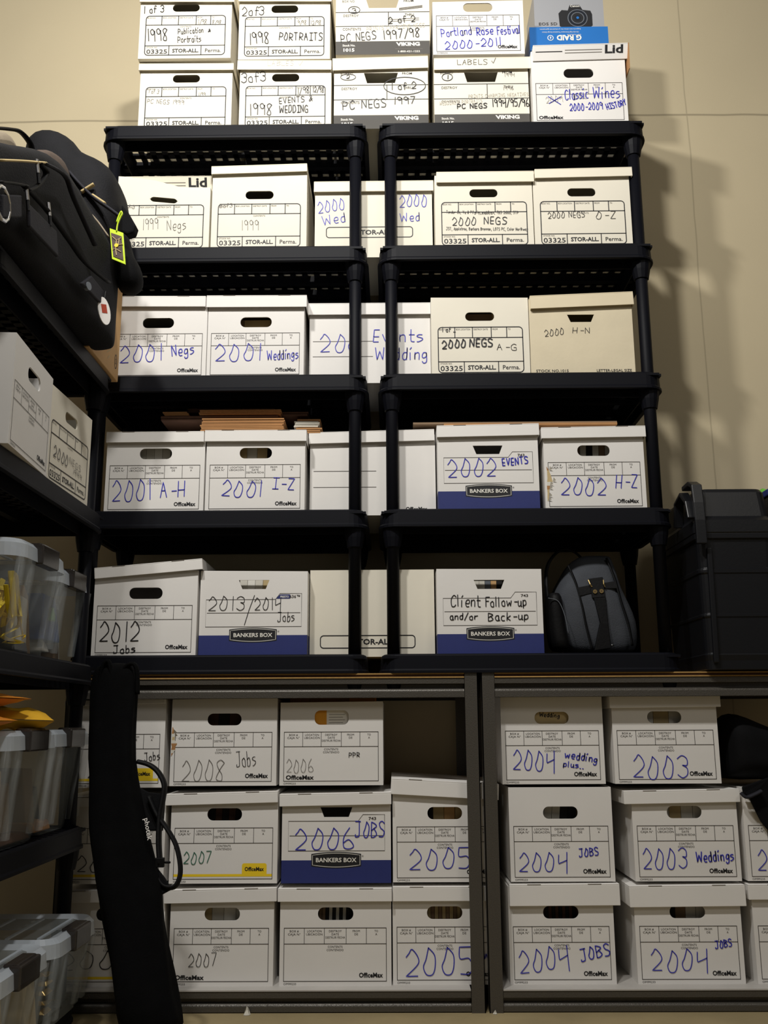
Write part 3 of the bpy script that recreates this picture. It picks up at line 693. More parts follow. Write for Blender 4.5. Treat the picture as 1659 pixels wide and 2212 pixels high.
file_box('S', 'white box turned sideways with blue 200 and Events Wedding, behind the second-shelf posts', 667.5, 931, 817, Z, .085, lid=(666, 932, 655, 653, 679), depth=.30, group=G2,
  hand=[('200', 693, 761, 778, 757, 38, Bl, .0026), ('Events', 806, 738, 915, 737, 26, Bl, .0030), ('Wedding', 812, 778, 924, 776, 26, Bl, .0030)])
file_box('A', 'lidless white box marked 2000 NEGS A-G in bold black, second shelf', 933, 1146, 804, Z, .03, top=(643, 643), group=G2, o=dict(hz=.205),
  hand=[('2000', 956, 753, 1007, 750, 17, K_, .0042), ('NEGS', 1015, 749, 1066, 749, 17, K_, .0042), ('A-G', 1074, 756, 1117, 756, 13, K_, .0018), ('1 of _', 955, 717, 984, 717, 10, K_, .0022)],
  stuffing=('file_folders', 'tan folders behind the handle hole of the 2000 NEGS A-G box', 'folders', sheets(['manila', 'brownpaper', 'manila'], .014, .23)))
file_box('E', 'plain buff box marked 2000 H-N, right end of the second shelf', 1147.5, 1373, 803, Z, .03, lid=(1144, 1367, 638.6, 629, 662), group=G2,
  hand=[('2000', 1177, 727, 1219, 722, 14, K_, .0016), ('H-N', 1237, 720, 1275, 720, 12, K_, .0016)])
# ---- third shelf
Z = PZ[3] - .003
file_box('O', 'white box marked 2001 A-H in blue, left end of the third shelf', 224, 438.7, 1100, Z, .03, lid=(230, 441, 933, 931, 955), group=G3,
  hand=[('2001', 243, 1084, 328, 1078, 44, Bl, .0026), ('A-H', 346, 1076, 402, 1072, 33, Bl, .0028)],
  stuffing=('file_folders', 'white papers behind the handle hole of the 2001 A-H box', 'folders', sheets(['paper', 'paper', 'wprint', 'paper', 'dark'], .012, .225, .13)))
file_box('O', 'white box marked 2001 I-Z in blue, under the stack of flattened cardboard', 442, 657.6, 1100, Z, .03, lid=(442.7, 662.5, 929, 928, 953), group=G3,
  hand=[('2001', 478, 1070, 567, 1074, 34, Bl, .0026), ('I-Z', 589, 1057, 638, 1058, 24, Bl, .0026)],
  stuffing=('file_folders', 'tan papers behind the handle hole of the 2001 I-Z box', 'folders', sheets(['manila', 'paper', 'manila', 'dark'], .012, .225, .13)))
file_box('S', 'blank white box turned sideways behind the third-shelf posts', 668.5, 942, 1102, Z, .085, lid=(667, 938, 934, 926.5, 955), depth=.30, group=G3)
file_box('B', 'white and navy box marked 2002 EVENTS, third shelf', 947, 1167, 1096.5, Z, .03, lid=(943, 1164, 919, 914, 942), group=G3,
  hand=[('2002', 969, 1030, 1075, 1027, 38, Bl, .0026), ('EVENTS', 1086, 1006, 1142, 1001, 15, Bl, .0034)])
file_box('O', 'white box marked 2002 H-Z in blue with a torn left edge', 1179, 1398, 1095, Z, .03, lid=(1168.5, 1394, 923, 919, 945), group=G3, extra=ripped(.006, .03, .020, .11, 4),
  hand=[('2002', 1212, 1068, 1313, 1068, 36, Bl, .0026), ('H-Z', 1330, 1053, 1378, 1055, 28, Bl, .0026)],
  stuffing=('file_folders', 'curled white papers behind the handle hole of the 2002 H-Z box', 'folders', sheets(['brownpaper', 'paper', 'dark', 'paper', 'brownpaper', 'paper'], .016, .225, .12, .006)))
# ---- lowest plastic shelf
Z = PZ[4] - .003
r12 = file_box('O', 'white box marked 2012 Jobs in black with a crooked lid, lowest plastic shelf', 196, 422, 1414, Z, .02, lid=(203, 437, 1227, 1206, 1240), group=G4,
  hand=[('2012', 216, 1386, 303, 1383, 42, K_, .0032), ('Jobs', 246, 1411, 293, 1409, 16, K_, .0028)])
file_box('B', 'lidless white and navy box marked 2013/2014 Jobs, lowest plastic shelf', 428, 663, 1413, Z, .03, top=(1233, 1234), group=G4, o=dict(num='636', hz=.218),
  hand=[('2013', 450, 1319, 530, 1318, 30, K_, .0020), ('2014', 551, 1318, 608, 1316, 26, K_, .0020), ('Jobs', 600, 1342, 637, 1342, 20, K_, .0020)],
  extra=lambda m, W, h, lo: m.ribbon([lo(550, 1286), lo(538, 1318), lo(528, 1350)], .002, E_*2.2, K_),
  stuffing=('crumpled_papers', 'crumpled white papers behind the handle hole of the 2013/2014 box', 'papers', sheets(['paper', 'wprint', 'paper', 'manila', 'wprint'], .010, .24, .12, .012)))
file_box('T', 'lidless cream box turned sideways behind the posts of the lowest plastic shelf', 668.5, 940, 1412.5, Z, .085, top=(1232, 1230), depth=.30, group=G4, o=dict(tz=.046))
file_box('B', 'lidless white and navy box marked Client Follow-up, next to the grey backpack', 945.5, 1176, 1410, Z, .03, top=(1229, 1229), group=G4, o=dict(hz=.214),
  hand=[('Client', 974, 1310, 1038, 1310, 24, K_, .0028), ('Follow-up', 1050, 1311, 1138, 1308, 20, K_, .0028), ('and/or', 972, 1338, 1031, 1338, 14, K_, .0028), ('Back-up', 1055, 1341, 1142, 1338, 17, K_, .0028)],
  stuffing=('file_folders', 'tan and dark folders behind the handle hole of the Client Follow-up box', 'folders', sheets(['paper', 'paper', 'lensmid', 'carton', 'dark'], .012, .23, .09)))

# ---- left metal rack: three layers
Yb = .046
def stack_z(y, Y=Yb): return onY(700, y, Y).z
ZM, ZT = .3355, .6085
# column hidden by the tripod bag
file_box('O', 'white box with yellow print marked Jobs behind the tripod bag, top layer', 150, 351, 1714, ZT - .004, Yb, lid=(140, 357, 1514, 1508, 1522), group=GL_, o=dict(yellow=1, noslots=1),
  hand=[('2009', 190, 1680, 270, 1680, 34, K_, .002), ('Jobs', 313, 1644, 346, 1640, 17, K_, .0020)])
file_box('O', 'white box with a large black 2 seen left of the tripod bag, middle layer', 135, 352, 1912, ZM, Yb, lid=(128, 354, 1722, 1720, 1742), group=GL_, o=dict(yellow=1),
  hand=[('2008', 168, 1882, 270, 1882, 34, K_, .0022)])
file_box('O', 'white box marked 00 in black seen through a clear bin, bottom layer', 125, 350, 2139, BZ, Yb, lid=(118, 351, 1925, 1922, 1950), group=GL_, o=dict(yellow=1),
  hand=[('2007', 130, 2095, 290, 2090, 38, K_, .0024)])
# second column
def torn2(m, W, h, lo): ripped(.001, .085, .022, .085, 9)(m, W, h, lo)
file_box('O', 'lidless white box marked 2008 Jobs with a torn left edge', 365, 596, 1711, ZT, Yb, top=(1511, 1507), group=GL_, extra=torn2,
  hand=[('2008', 393, 1686, 487, 1686, 44, N_, .0018), ('Jobs', 512, 1657, 554, 1652, 32, K_, .0018)],
  stuffing=('file_folders', 'dark folders behind the handle hole of the 2008 Jobs box', 'folders', sheets(['dark', 'kraftdark', 'dark', 'kraftdark', 'dark', 'kraftdark'], .02, .22, .2, .01)))
file_box('O', 'white box with green 2007 and a yellow stripe, middle layer', 364, 598, 1915, ZM, Yb, lid=(357, 600, 1716, 1709, 1737), group=GL_, o=dict(yellow=1),
  hand=[('2007', 397, 1866, 458, 1864, 25, 'inkgreen', .0022)],
  stuffing=('file_folders', 'brown folders behind the handle hole of the green 2007 box', 'folders', sheets(['kraftdark', 'dark', 'kraftdark', 'dark', 'kraftdark', 'dark', 'kraftdark', 'dark'], .016, .225, .16, .008)))
file_box('O', 'white box with thin black 2007, bottom layer beside the tripod bag', 362, 589, 2138, BZ, Yb, lid=(354, 597.5, 1923, 1918, 1950), group=GL_, o=dict(logo='L'),
  hand=[('2007', 407, 2089, 470, 2086, 28, K_, .0016)],
  stuffing=('file_folders', 'white sheets behind the handle hole of the thin black 2007 box', 'folders', sheets(['manila', 'paper', 'wprint', 'paper'], .010, .225, .14)))
# third column
file_box('O', 'lidless white box marked 2006 PPR with a ripped handle, top layer', 603, 828, 1710, ZT, Yb, top=(1518, 1515), group=GL_, o=dict(logo='L', hh=.042, hz=.196),
  hand=[('2006', 619, 1669, 679, 1667, 28, N_, .0013), ('PPR', 754, 1636, 778, 1635, 10, K_, .0018)])
g = MB(); W6 = .29
for i, (a, b, c, hh) in enumerate(((-.13, -.07, 'kraft', .262), (-.069, .05, 'kraft', .27), (.051, .13, 'orangepaper', .264))): g.box(a, b, .05, .30, .006, hh, c)
so = g.build('file_folders'); so.location = onY(715, 1710, Yb); so.location.z = ZT; tag(so, 'kraft folders sticking out of the top of the 2006 PPR box', 'folders')
g = MB(); g.box(-.052, -.015, .010, .04, .006, .235, 'orangepaper'); g.box(-.015, .055, .010, .04, .006, .235, 'wprint')
for k in range(4): lines(g, [(-.008, .205 - k*.008, .040 - .006*(k % 2), .205 - k*.008)], .0012, 'grey', .0094)
so = g.build('envelope'); so.location = onY(715, 1710, Yb); so.location.z = ZT; tag(so, 'orange envelope with a white label behind the ripped handle hole', 'envelope')
file_box('B', 'white and navy box marked 2006 JOBS in blue, middle layer', 607, 845, 1917, ZM, Yb, lid=(603.5, 845, 1716, 1711, 1740), group=GL_,
  hand=[('2006', 638, 1836, 768, 1835, 45, Bl, .0028), ('JOBS', 768, 1808, 832, 1808, 33, Bl, .0028)])
file_box('O', 'white box with no handwriting on its front, bottom layer', 602.5, 846, 2138, BZ, Yb, lid=(600, 846.5, 1920, 1919, 1948), group=GL_,
  stuffing=('file_folders', 'black and white folder edges behind the handle hole of the unmarked box', 'folders', sheets(['brownpaper', 'brownpaper', 'dark', 'paper', 'dark', 'paper', 'dark', 'paper', 'dark', 'dark', 'dark'], .012, .225, .11, .005)))
# fourth column
file_box('O', 'white box marked 2005 in blue under a sloping lid, middle layer', 849, 1078, 1912, ZM, .056, lid=(845, 1078, 1681, 1694, 1722), group=GL_,
  hand=[('2005', 884, 1877, 1020, 1874, 44, Bl, .0026)],
  stuffing=('file_folders', 'brown card behind the handle hole of the 2005 box with a sloping lid', 'folders', sheets(['dark', 'manila', 'carton', 'manila'], .012, .225, .13)))
file_box('O', 'white box marked 2005 in large blue figures, bottom layer', 849, 1078, 2138, BZ, .056, lid=(848, 1078, 1916, 1915, 1947), group=GL_,
  hand=[('2005', 877, 2109, 1028, 2104, 58, Bl, .0028), ('Wed', 1046, 2072, 1074, 2070, 16, Bl, .0026)],
  stuffing=('file_folders', 'tan folder ribs behind the handle hole of the large 2005 box', 'folders', sheets(['kraftdark'] + ['manila', 'brownpaper'] * 5, .010, .225, .12)))
# ---- right metal rack
file_box('O', 'lidless white box marked 2004 Wedding plus, top layer right rack', 1086, 1309, 1699, ZT, Yb + .01, ht=.265, group=GR_,
  hand=[('2004', 1108, 1662, 1200, 1664, 42, Bl, .0026), ('wedding', 1220, 1636, 1290, 1648, 16, Bl, .0030), ('plus..', 1217, 1655, 1262, 1661, 12, Bl, .0026)],
  stuffing=('paper_note', 'pale note lettered Wedding behind the handle hole of the 2004 Wedding plus box', 'paper', lambda g, W, h: (g.box(-.1, .1, .012, .016, .006, .235, 'manila'), pen(g, 'Wedding', -.034, .196, .026, .192, .012, K_, .0112, .0022))))
file_box('O', 'white box marked 2003 in large blue figures, top layer right rack', 1330, 1560, 1706, ZT, Yb + .01, lid=(1316, 1555, 1502, 1499, 1528), group=GR_,
  hand=[('2003', 1368, 1680, 1491, 1680, 48, Bl, .0026)],
  stuffing=('file_folders', 'pale folders behind the handle hole of the large 2003 box', 'folders', sheets(['paper', 'manila', 'paper'], .012, .228, .14)))
file_box('O', 'lidless white box marked 2004 Jobs, middle layer beside the rack post', 1104, 1330, 1909, ZM, Yb + .01, top=(1701, 1700), group=GR_,
  hand=[('2004', 1122, 1881, 1228, 1881, 40, Bl, .0026), ('JOBS', 1252, 1850, 1294, 1846, 17, Bl, .0028)],
  stuffing=('file_folders', 'slanting papers behind the handle hole of the middle 2004 Jobs box', 'folders', sheets(['paper', 'paper', 'dark', 'dark', 'brownpaper'], .014, .22, .12, .02)))
file_box('O', 'white box marked 2003 Weddings, middle layer right rack', 1374, 1604, 1915, ZM, Yb + .01, lid=(1347, 1597, 1709, 1704, 1735), group=GR_,
  hand=[('2003', 1390, 1876, 1488, 1876, 44, Bl, .0026), ('Weddings', 1505, 1862, 1586, 1858, 22, Bl, .0032)],
  stuffing=('file_folders', 'cream folders with a yellowed strip behind the 2003 Weddings handle hole', 'folders', sheets(['paper', 'manila', 'paper', 'paper'], .010, .228, .14)))
def notch(hx):
    def fn(m, W, h, lo): pass
    return fn
file_box('O', 'white box marked 2004 JOBS with a deep lid, bottom layer beside the rack post', 1103, 1333, 2130, BZ, Yb + .01, lid=(1100, 1338, 1911, 1909, 1957), group=GR_,
  hand=[('2004', 1124, 2100, 1234, 2090, 48, Bl, .0026), ('JOBS', 1257, 2076, 1320, 2062, 26, Bl, .0030)],
  stuffing=('file_folders', 'black folder spines behind the handle hole of the bottom 2004 JOBS box', 'folders', sheets(['dark', 'kraftdark'] * 6, .012, .225, .12)))
file_box('O', 'white box marked 2004 with a small JOBS above, bottom layer second in right rack', 1379, 1612, 2129, BZ, Yb + .01, lid=(1359, 1609, 1914, 1911, 1959), group=GR_,
  hand=[('2004', 1410, 2098, 1532, 2096, 46, Bl, .0026), ('JOBS', 1546, 2048, 1582, 2044, 16, Bl, .0028)],
  stuffing=('file_folders', 'white and dark papers behind the handle hole of the small JOBS 2004 box', 'folders', sheets(['dark', 'brownpaper', 'paper', 'paper'], .012, .225, .12, .006)))
file_box('O', 'white box cut off by the right picture edge, under the crumpled black bag', 1617, 1846, 1911, ZM, Yb + .01, lid=(1610, 1850, 1702, 1700, 1732), group=GR_, hand=[('2003', 1638, 1880, 1740, 1880, 44, Bl, .0026)])
file_box('O', 'white box cut off by the right picture edge, on the bottom board', 1638, 1868, 2126, BZ, Yb + .01, lid=(1616, 1868, 1911, 1909, 1943), group=GR_, hand=[('2004', 1670, 2098, 1770, 2096, 46, Bl, .0026)])

# ---- flattened cardboard on the third-shelf boxes
zt3 = onY(550, 929, .024).z + .002
def board(name, label, pxl, pxr, Y, z0, t, dep, m, grp, rz=0, n=3):
    a = onY(pxl, 920, Y).x; b = onY(pxr, 920, Y).x; g = MB()
    for k in range(n):
        zz = t * k / n; j = random.uniform(-.004, .004)
        g.box(-(b-a)/2 + j, (b-a)/2 + j, random.uniform(0, .004), dep, zz, zz + t/n*.72, m)
    o_ = g.build(name); o_.location = ((a+b)/2, Y, z0); o_.rotation_euler = (0, 0, rz); return tag(o_, label, 'cardboard', grp)
GC = 'flattened cardboard on the third-shelf boxes'
board('flattened_carton', 'flat brown carton at the bottom of the cardboard stack, nearest the front', 434, 612, .035, zt3, .022, .30, 'kraft', GC, 0, 4)
board('flattened_carton', 'brown folded carton second from the bottom of the cardboard stack', 438, 615, .040, zt3 + .0225, .022, .30, 'kraft', GC, .01, 4)
board('flattened_carton', 'brown carton sticking out at the left of the cardboard stack', 346, 600, .065, zt3 + .046, .016, .30, 'kraftdark', GC, 0, 2)
board('flattened_carton', 'brown carton with a stub end, upper left in the cardboard stack', 352, 404, .07, zt3 + .063, .014, .25, 'kraft', GC, 0, 3)
board('flattened_carton', 'folded brown carton fourth in the cardboard stack, above the wide one', 430, 606, .06, zt3 + .063, .016, .28, 'kraft', GC, 0, 4)
board('flattened_carton', 'thin dark carton on top of the cardboard stack', 404, 592, .09, zt3 + .080, .014, .28, 'kraftdark', GC, 0, 3)
board('flattened_carton', 'dark carton piece at the upper right of the cardboard stack', 607, 664, .09, zt3 + .066, .016, .25, 'kraftdark', GC, 0, 2)
board('folded_papers', 'white and brown folded paper stub at the right end of the cardboard stack', 636, 688, .075, zt3 + .024, .020, .2, 'paper', GC, .03, 5)
board('flattened_carton', 'small brown carton under the folded paper stub, right end of the stack', 638, 694, .070, zt3 + .001, .020, .2, 'kraft', GC, 0, 3)
board('flattened_carton', 'brown carton edge on top of the folded paper stub', 640, 690, .080, zt3 + .045, .008, .2, 'kraft', GC, 0, 1)
zt4 = onY(1050, 915, .024).z + .003
board('cardboard_sheet', 'flat brown cardboard sheet lying on the 2002 boxes', 958, 1333, .05, zt4, .010, .36, 'kraft', GC, 0, 1)
board('cardboard_sheet', 'upper pale-topped cardboard sheet reaching left over the sideways box', 892, 1333, .07, zt4 + .011, .009, .34, 'brownpaper', GC, 0, 1)

# ------------------------------------------------------------------ left unit: two boxes on its second shelf
def side_box(kind, label, y0, y1, x0, x1, hgt, hand, o=None):
    W = math.hypot(y1 - y0, x1 - x0); ang = math.atan2(y1 - y0, x1 - x0)
    K = ANCH[kind]
    return build_box(kind, label, Vector(((x0+x1)/2, (y0+y1)/2, LZ[1] - .003)), ang, W, hgt, hgt, .385, K, o or {}, hand, (), 'boxes on the left shelving', None, None, 0, None)
side_box('O', 'lidless white box with a blank form, nearest on the left shelving', -.860, -.552, -.852, -.874, .262, [], dict(hz=.205))
side_box('A', 'lidless cream box with scribbled 2000 beside the blank-form box', -.535, -.215, -.885, -.875, .258, [('2000', -.115, .075, -.01, .07, .03, 'inkblack', .0028), ('NEGS', .0, .085, .09, .08, .018, 'inkgrey', .0018), ('1999', .03, .062, .1, .06, .014, 'inkgrey', .0018)], dict(hz=.205))

# ------------------------------------------------------------------ clear bins
def clear_bin(label, ya, yb, xf, zb, h, grp, dep=.43):
    root = empty('clear_storage_bin', (xf, (ya+yb)/2, zb), PI/2); tag(root, label, 'bin', grp); W = yb - ya
    g = MB(); rings = []
    for (zz, ins) in ((.0, .046), (.006, .038), (h - .045, .012), (h - .012, .012)):
        rings.append([Vector((p[0], dep/2 + p[1], zz)) for p in rrect(0, 0, W - 2*ins, dep - 2*ins, .035, 5)])
    g.loft(rings, 'clear', cap=False); g.add(rings[0], [tuple(range(len(rings[0])))], 'clear')
    # moulded vertical ribs on the front
    for q in (-.40, -.22, .24, .41):
        k = .93; x = q * W
        g.hexa([(x*k - .013, .022, .025), (x*k + .013, .022, .025), (x*k - .013, .034, .025), (x*k + .013, .034, .025), (x - .015, .003, h - .04), (x + .015, .003, h - .04), (x - .015, .016, h - .04), (x + .015, .016, h - .04)], 'haze')
    g.build('tub', root, smooth=True)
    l = MB(); r1 = [Vector((p[0], dep/2 + p[1], h - .044)) for p in rrect(0, 0, W, dep, .05, 6)]; r2 = [Vector((p[0], dep/2 + p[1], h - .012)) for p in rrect(0, 0, W - .006, dep - .006, .05, 6)]
    r3 = [Vector((p[0], dep/2 + p[1], h)) for p in rrect(0, 0, W - .030, dep - .030, .04, 6)]; r4 = [Vector((p[0], dep/2 + p[1], h - .008)) for p in rrect(0, 0, W - .08, dep - .08, .03, 6)]
    l.loft([r1, r2, r3, r4], 'frost', cap=False); l.add(r4, [tuple(range(len(r4)))], 'clear')
    for j in range(5): yy = .06 + j * (dep - .12) / 4; l.box(-W/2 + .05, W/2 - .05, yy - .004, yy + .004, h - .008, h - .004, 'frost')
    l.build('lid', root)
    for (x0, x1) in ((-.17 * W, .17 * W),):
        t = MB(); t.box(x0, x1, -.012, .016, h - .048, h + .002, 'smoke'); t.box(x0 + .006, x1 - .006, -.004, .03, h - .004, h + .005, 'smoke'); t.build('latch', root, bevel=.004)
    return root
def filler(name, label, cat, ya, yb, xf, z0, z1, parts, dep=.3):
    g = MB(); W = yb - ya; r = random.Random(label)
    for (u0, u1, v0, v1, m, dy) in parts:
        x0, x1 = -W/2 + W*u0, -W/2 + W*u1; zz0, zz1 = v0*(z1 - z0), v1*(z1 - z0)
        g.hexa([(x0, dy, zz0), (x1, dy, zz0), (x0, dep, zz0), (x1, dep, zz0), (x0 + r.uniform(-.012, .012), dy + r.uniform(0, .02), zz1), (x1 + r.uniform(-.012, .012), dy + r.uniform(0, .02), zz1 - r.uniform(0, .02)), (x0, dep, zz1), (x1, dep, zz1)], m)
    o_ = g.build(name, bevel=.004); o_.location = (xf, (ya+yb)/2, z0); o_.rotation_euler = (0, 0, PI/2); return tag(o_, label, cat)
GB = 'clear bins with smoky latches on the left shelving'
bz = LZ[2] - .003
clear_bin('clear lidded bin holding yellow tape, nearest on its shelf', -.735, -.388, -.855, bz, .262, GB)
clear_bin('clear lidded bin holding a blue bag, beside the 2012 box', -.372, -.040, -.895, bz, .255, GB)
bz4 = LZ[3] - .003
clear_bin('clear lidded bin under the yellow mailers on the fourth left shelf', -.735, -.372, -.855, bz4, .268, GB)
clear_bin('clear lidded bin beside the tripod bag on the fourth left shelf', -.362, -.010, -.880, bz4, .268, GB)
bz5 = LZ[4] - .003
clear_bin('clear lidded bin nearest on the bottom left shelf', -.850, -.492, -.800, bz5, .225, GB)
clear_bin('clear lidded bin with gold trim inside, at the foot of the tripod bag', -.478, -.125, -.800, bz5, .225, GB)
def xin(x): return x - .055
filler('folded_papers', 'pale folded papers inside the bin with yellow tape', 'papers', -.68, -.45, xin(-.855), bz + .008, bz + .19, [(.0, .45, 0, .9, 'brownpaper', .03), (.45, .75, 0, .8, 'paper', .0), (.75, 1, 0, .95, 'brownpaper', .01), (.3, .7, 0, .18, 'lensdark', -.01)])
def spaghetti(label, ya, yb, xf, z0, z1, m, n, name, cat):
    g = MB(); r = random.Random(3); W = yb - ya
    for k in range(n):
        c = (r.uniform(-W*.3, W*.3), r.uniform(0, .03), (z1 - z0) * r.uniform(.25, .75)); pts = []
        for i in range(9): t = i / 8 * 4.5 + r.uniform(0, 6); pts.append((c[0] + .04 * math.cos(t), c[1] + .012 * math.sin(t*2), c[2] + .055 * math.sin(t)))
        g.tube(cr([tuple(p) for p in pts], 4), .006, m, 6, flatten=(1, .25))
    o_ = g.build(name); o_.location = (xf, (ya+yb)/2, z0); o_.rotation_euler = (0, 0, PI/2); tag(o_, label, cat)
spaghetti('tangled yellow tape pressed against the front of the nearest third-shelf bin', -.74, -.60, xin(-.855) + .018, bz + .01, bz + .19, 'tape', 6, 'tangled_tape', 'tape')
filler('plastic_bag', 'blue printed plastic bag inside the bin by the 2012 box', 'bag', -.28, -.15, xin(-.895), bz + .03, bz + .19, [(.0, 1, .2, 1, 'bluecl', .0), (.35, .6, .55, .8, 'greensp', -.004), (.1, .4, 0, .25, 'paper', .0)])
filler('folded_papers', 'white papers at the right inside the bin by the 2012 box', 'papers', -.16, -.08, xin(-.895), bz + .008, bz + .2, [(0, .5, 0, .8, 'brownpaper', .01), (.5, 1, 0, .9, 'paper', .02)])
filler('folded_papers', 'cream papers inside the bin under the mailers', 'papers', -.70, -.42, xin(-.855), bz4 + .008, bz4 + .2, [(.0, .35, 0, .9, 'manila', .0), (.35, .6, 0, .95, 'paper', .03), (.6, .8, 0, .7, 'brownpaper', .02), (.3, 1, 0, .15, 'kraftdark', -.01)])
filler('folded_papers', 'grey and rust coloured papers inside the bin beside the tripod bag', 'papers', -.32, -.08, xin(-.880), bz4 + .008, bz4 + .2, [(.0, .25, 0, .85, 'brownpaper', .01), (.25, .6, 0, .7, 'lensmid', .05), (.0, .5, 0, .14, 'kraft', -.01), (.6, 1, 0, .6, 'lensdark', .06)])
def gold(m, *a): pass
filler('decorated_box', 'dark gift box with gold stripes inside the bottom bin', 'box', -.43, -.19, xin(-.80), bz5 + .008, bz5 + .165, [(.0, .3, 0, .8, 'manila', .02), (.3, .62, 0, .9, 'lensdark', .02)] + [(.36, .58, .12 + k*.14, .19 + k*.14, 'brass', .006) for k in range(5)])
filler('folded_papers', 'dull paper bundle inside the nearest bottom bin', 'papers', -.80, -.54, xin(-.80), bz5 + .008, bz5 + .165, [(.0, .4, 0, .8, 'brownpaper', .03), (.4, 1, 0, .75, 'manila', .03)])
# padded mailers on the fourth-shelf bin
def mailer(label, c, size, ry, rz, m, fat=1.0, name='padded_mailer'):
    g = MB(); nx, ny = 12, 10; L, W = size; vs = []; fs = []
    for s in (1, -1):
        for i in range(nx + 1):
            for j in range(ny + 1):
                u, v = i/nx*2 - 1, j/ny*2 - 1; e = max(0, (1 - abs(u)**4) * (1 - abs(v)**4))
                vs.append((u*L/2, v*W/2, s * (.001 + .017 * fat * e * (1 + .5 * noise.noise(Vector((u*3, v*3, s + L*40)))))))
    n = (nx+1)*(ny+1)
    for s in (0, 1):
        for i in range(nx):
            for j in range(ny):
                a = s*n + i*(ny+1) + j; q = (a, a + ny + 1, a + ny + 2, a + 1); fs.append(q if s == 0 else q[::-1])
    g.add(vs, fs, m); o_ = g.build(name, smooth=True); o_.location = c; o_.rotation_euler = (0, ry, rz); return tag(o_, label, 'mailer', 'padded mailers on the bin')
zm = bz4 + .268
mailer('yellow padded mailer at the front of the pile, resting on the bin lid', (-.960, -.515, zm + .027), (.25, .22), .04, .35, 'mailer', 1.5)
mailer('orange padded mailer above the other orange one, left of the yellow mailer', (-1.0, -.70, zm + .066), (.26, .24), -.05, -.15, 'mailer2', 1.0)
mailer('orange mailer lying under another one, left of the yellow mailer', (-.985, -.775, zm + .022), (.26, .22), 0, .05, 'mailer2', 1.1)

# ------------------------------------------------------------------ bags on the left shelving
def sq(cx, cy_, a, b, n_, k=28):
    o_ = []
    for i in range(k):
        t = 2*PI*i/k; ct, st = math.cos(t), math.sin(t)
        o_.append((cx + a * math.copysign(abs(ct)**(2/n_), ct), cy_ + b * math.copysign(abs(st)**(2/n_), st)))
    return o_
def bag_body(name, root, rows, m, axis='Y', nz=.010, seed=0, n_=4.5):
    """rows: (along, centre across, half across, z low, z high)"""
    rings = []
    for (t, c, hw, z0, z1) in rows:
        rg = []
        for (p, q) in sq(c, (z0+z1)/2, hw, (z1-z0)/2, n_):
            v = Vector((p, t, q)) if axis == 'Y' else Vector((t, p, q)) if axis == 'X' else Vector((p, q, t))
            d = noise.noise(v * 9 + Vector((seed, 0, 0))) * nz + noise.noise(v * 22 + Vector((0, seed, 0))) * nz * .4
            rg.append(v + (v - (Vector((c, t, (z0+z1)/2)) if axis == 'Y' else Vector((t, c, (z0+z1)/2)) if axis == 'X' else Vector((c, (z0+z1)/2, t)))).normalized() * d)
        rings.append(rg)
    g = MB(); g.loft(rings, m); return g.build(name, root, smooth=True, subsurf=1)
S0 = LZ[0]
# big black camera bag
bag = empty('camera_bag', (-1.0, -.75, S0)); tag(bag, 'large black camera bag with tan zips at the front of the left shelving top', 'bag')
inv = Matrix.Translation(-Vector((-1.0, -.75, S0)))
def L_(p): return inv @ Vector(p)
rows = []
for (y, xf, z1) in ((-1.42, -.86, 1.90), (-1.40, -.85, 1.93), (-1.20, -.84, 1.97), (-1.05, -.835, 2.02), (-.91, -.835, 2.105), (-.77, -.83, 2.185), (-.66, -.82, 2.205), (-.55, -.81, 2.175), (-.43, -.80, 2.16), (-.36, -.79, 2.145), (-.31, -.79, 2.09), (-.285, -.80, 2.02), (-.28, -.82, 1.96)):
    e = .002 if y in (-1.42, -.28) else 0
    bk_ = 1.07 if y < -.34 else .866; rows.append((y + .75, (xf - bk_)/2 + 1.0, (xf + bk_)/2, .004 + e*4, z1 - S0))
bag_body('main_body', bag, rows, 'bagcloth', 'Y', .012, 1, 8)
def strip(pts, wd, m, name, root, off, th=.0035):
    g = MB(); g.tube(cr([tuple(off @ Vector(p)) for p in pts], 5), wd, m, 6, flatten=(1, .5)); return g.build(name, root, smooth=True)
def on_bag(px, py, x=None):
    X = -.81
    for k in range(4):
        p = onX(px, py, X); X = -.815 + max(0, (p.y + .8)) * .07 + .012
    return onX(px, py, X if x is None else x)
strip([on_bag(0, 346), on_bag(50, 348), on_bag(98, 352)], .006, 'tan', 'zip', bag, inv)
strip([on_bag(0, 393), on_bag(30, 396), on_bag(58, 402)], .006, 'leather', 'flap_edge', bag, inv)
strip([on_bag(52, 402), on_bag(80, 430), on_bag(110, 465), on_bag(150, 520), on_bag(185, 568), on_bag(235, 610)], .008, 'leather', 'zip', bag, inv)
strip([on_bag(85, 352), on_bag(100, 375), on_bag(82, 400), on_bag(58, 412)], .008, 'leather', 'flap_edge', bag, inv)
strip([on_bag(95, 352), on_bag(140, 380), on_bag(160, 430), on_bag(205, 530)], .007, 'clothgrey', 'piping', bag, inv)
for q in ((78, 362), (55, 420), (103, 455)):
    g = MB(); p = L_(on_bag(*q)); g.tube([p + Vector((0, 0, .02)), p + Vector((.004, .004, -.012))], .0045, 'steel', 8); g.tube([p + Vector((.004, .004, -.012)), p + Vector((.006, .008, -.035))], .004, 'leather', 6); g.build('zip_pull', bag)
def panel(pts, m, name, root, off, th=.006, lift=.0):
    P = [off @ Vector(p) for p in pts]; nrm = (P[1] - P[0]).cross(P[2] - P[0]).normalized()
    if nrm.x < 0: nrm = -nrm
    g = MB(); n = len(P); g.add([p - nrm*th*.5 for p in P] + [p + nrm*th for p in P], [tuple(range(n))[::-1], tuple(n + i for i in range(n))] + [(i, (i+1) % n, (i+1) % n + n, i + n) for i in range(n)], m); return g.build(name, root, bevel=.003)
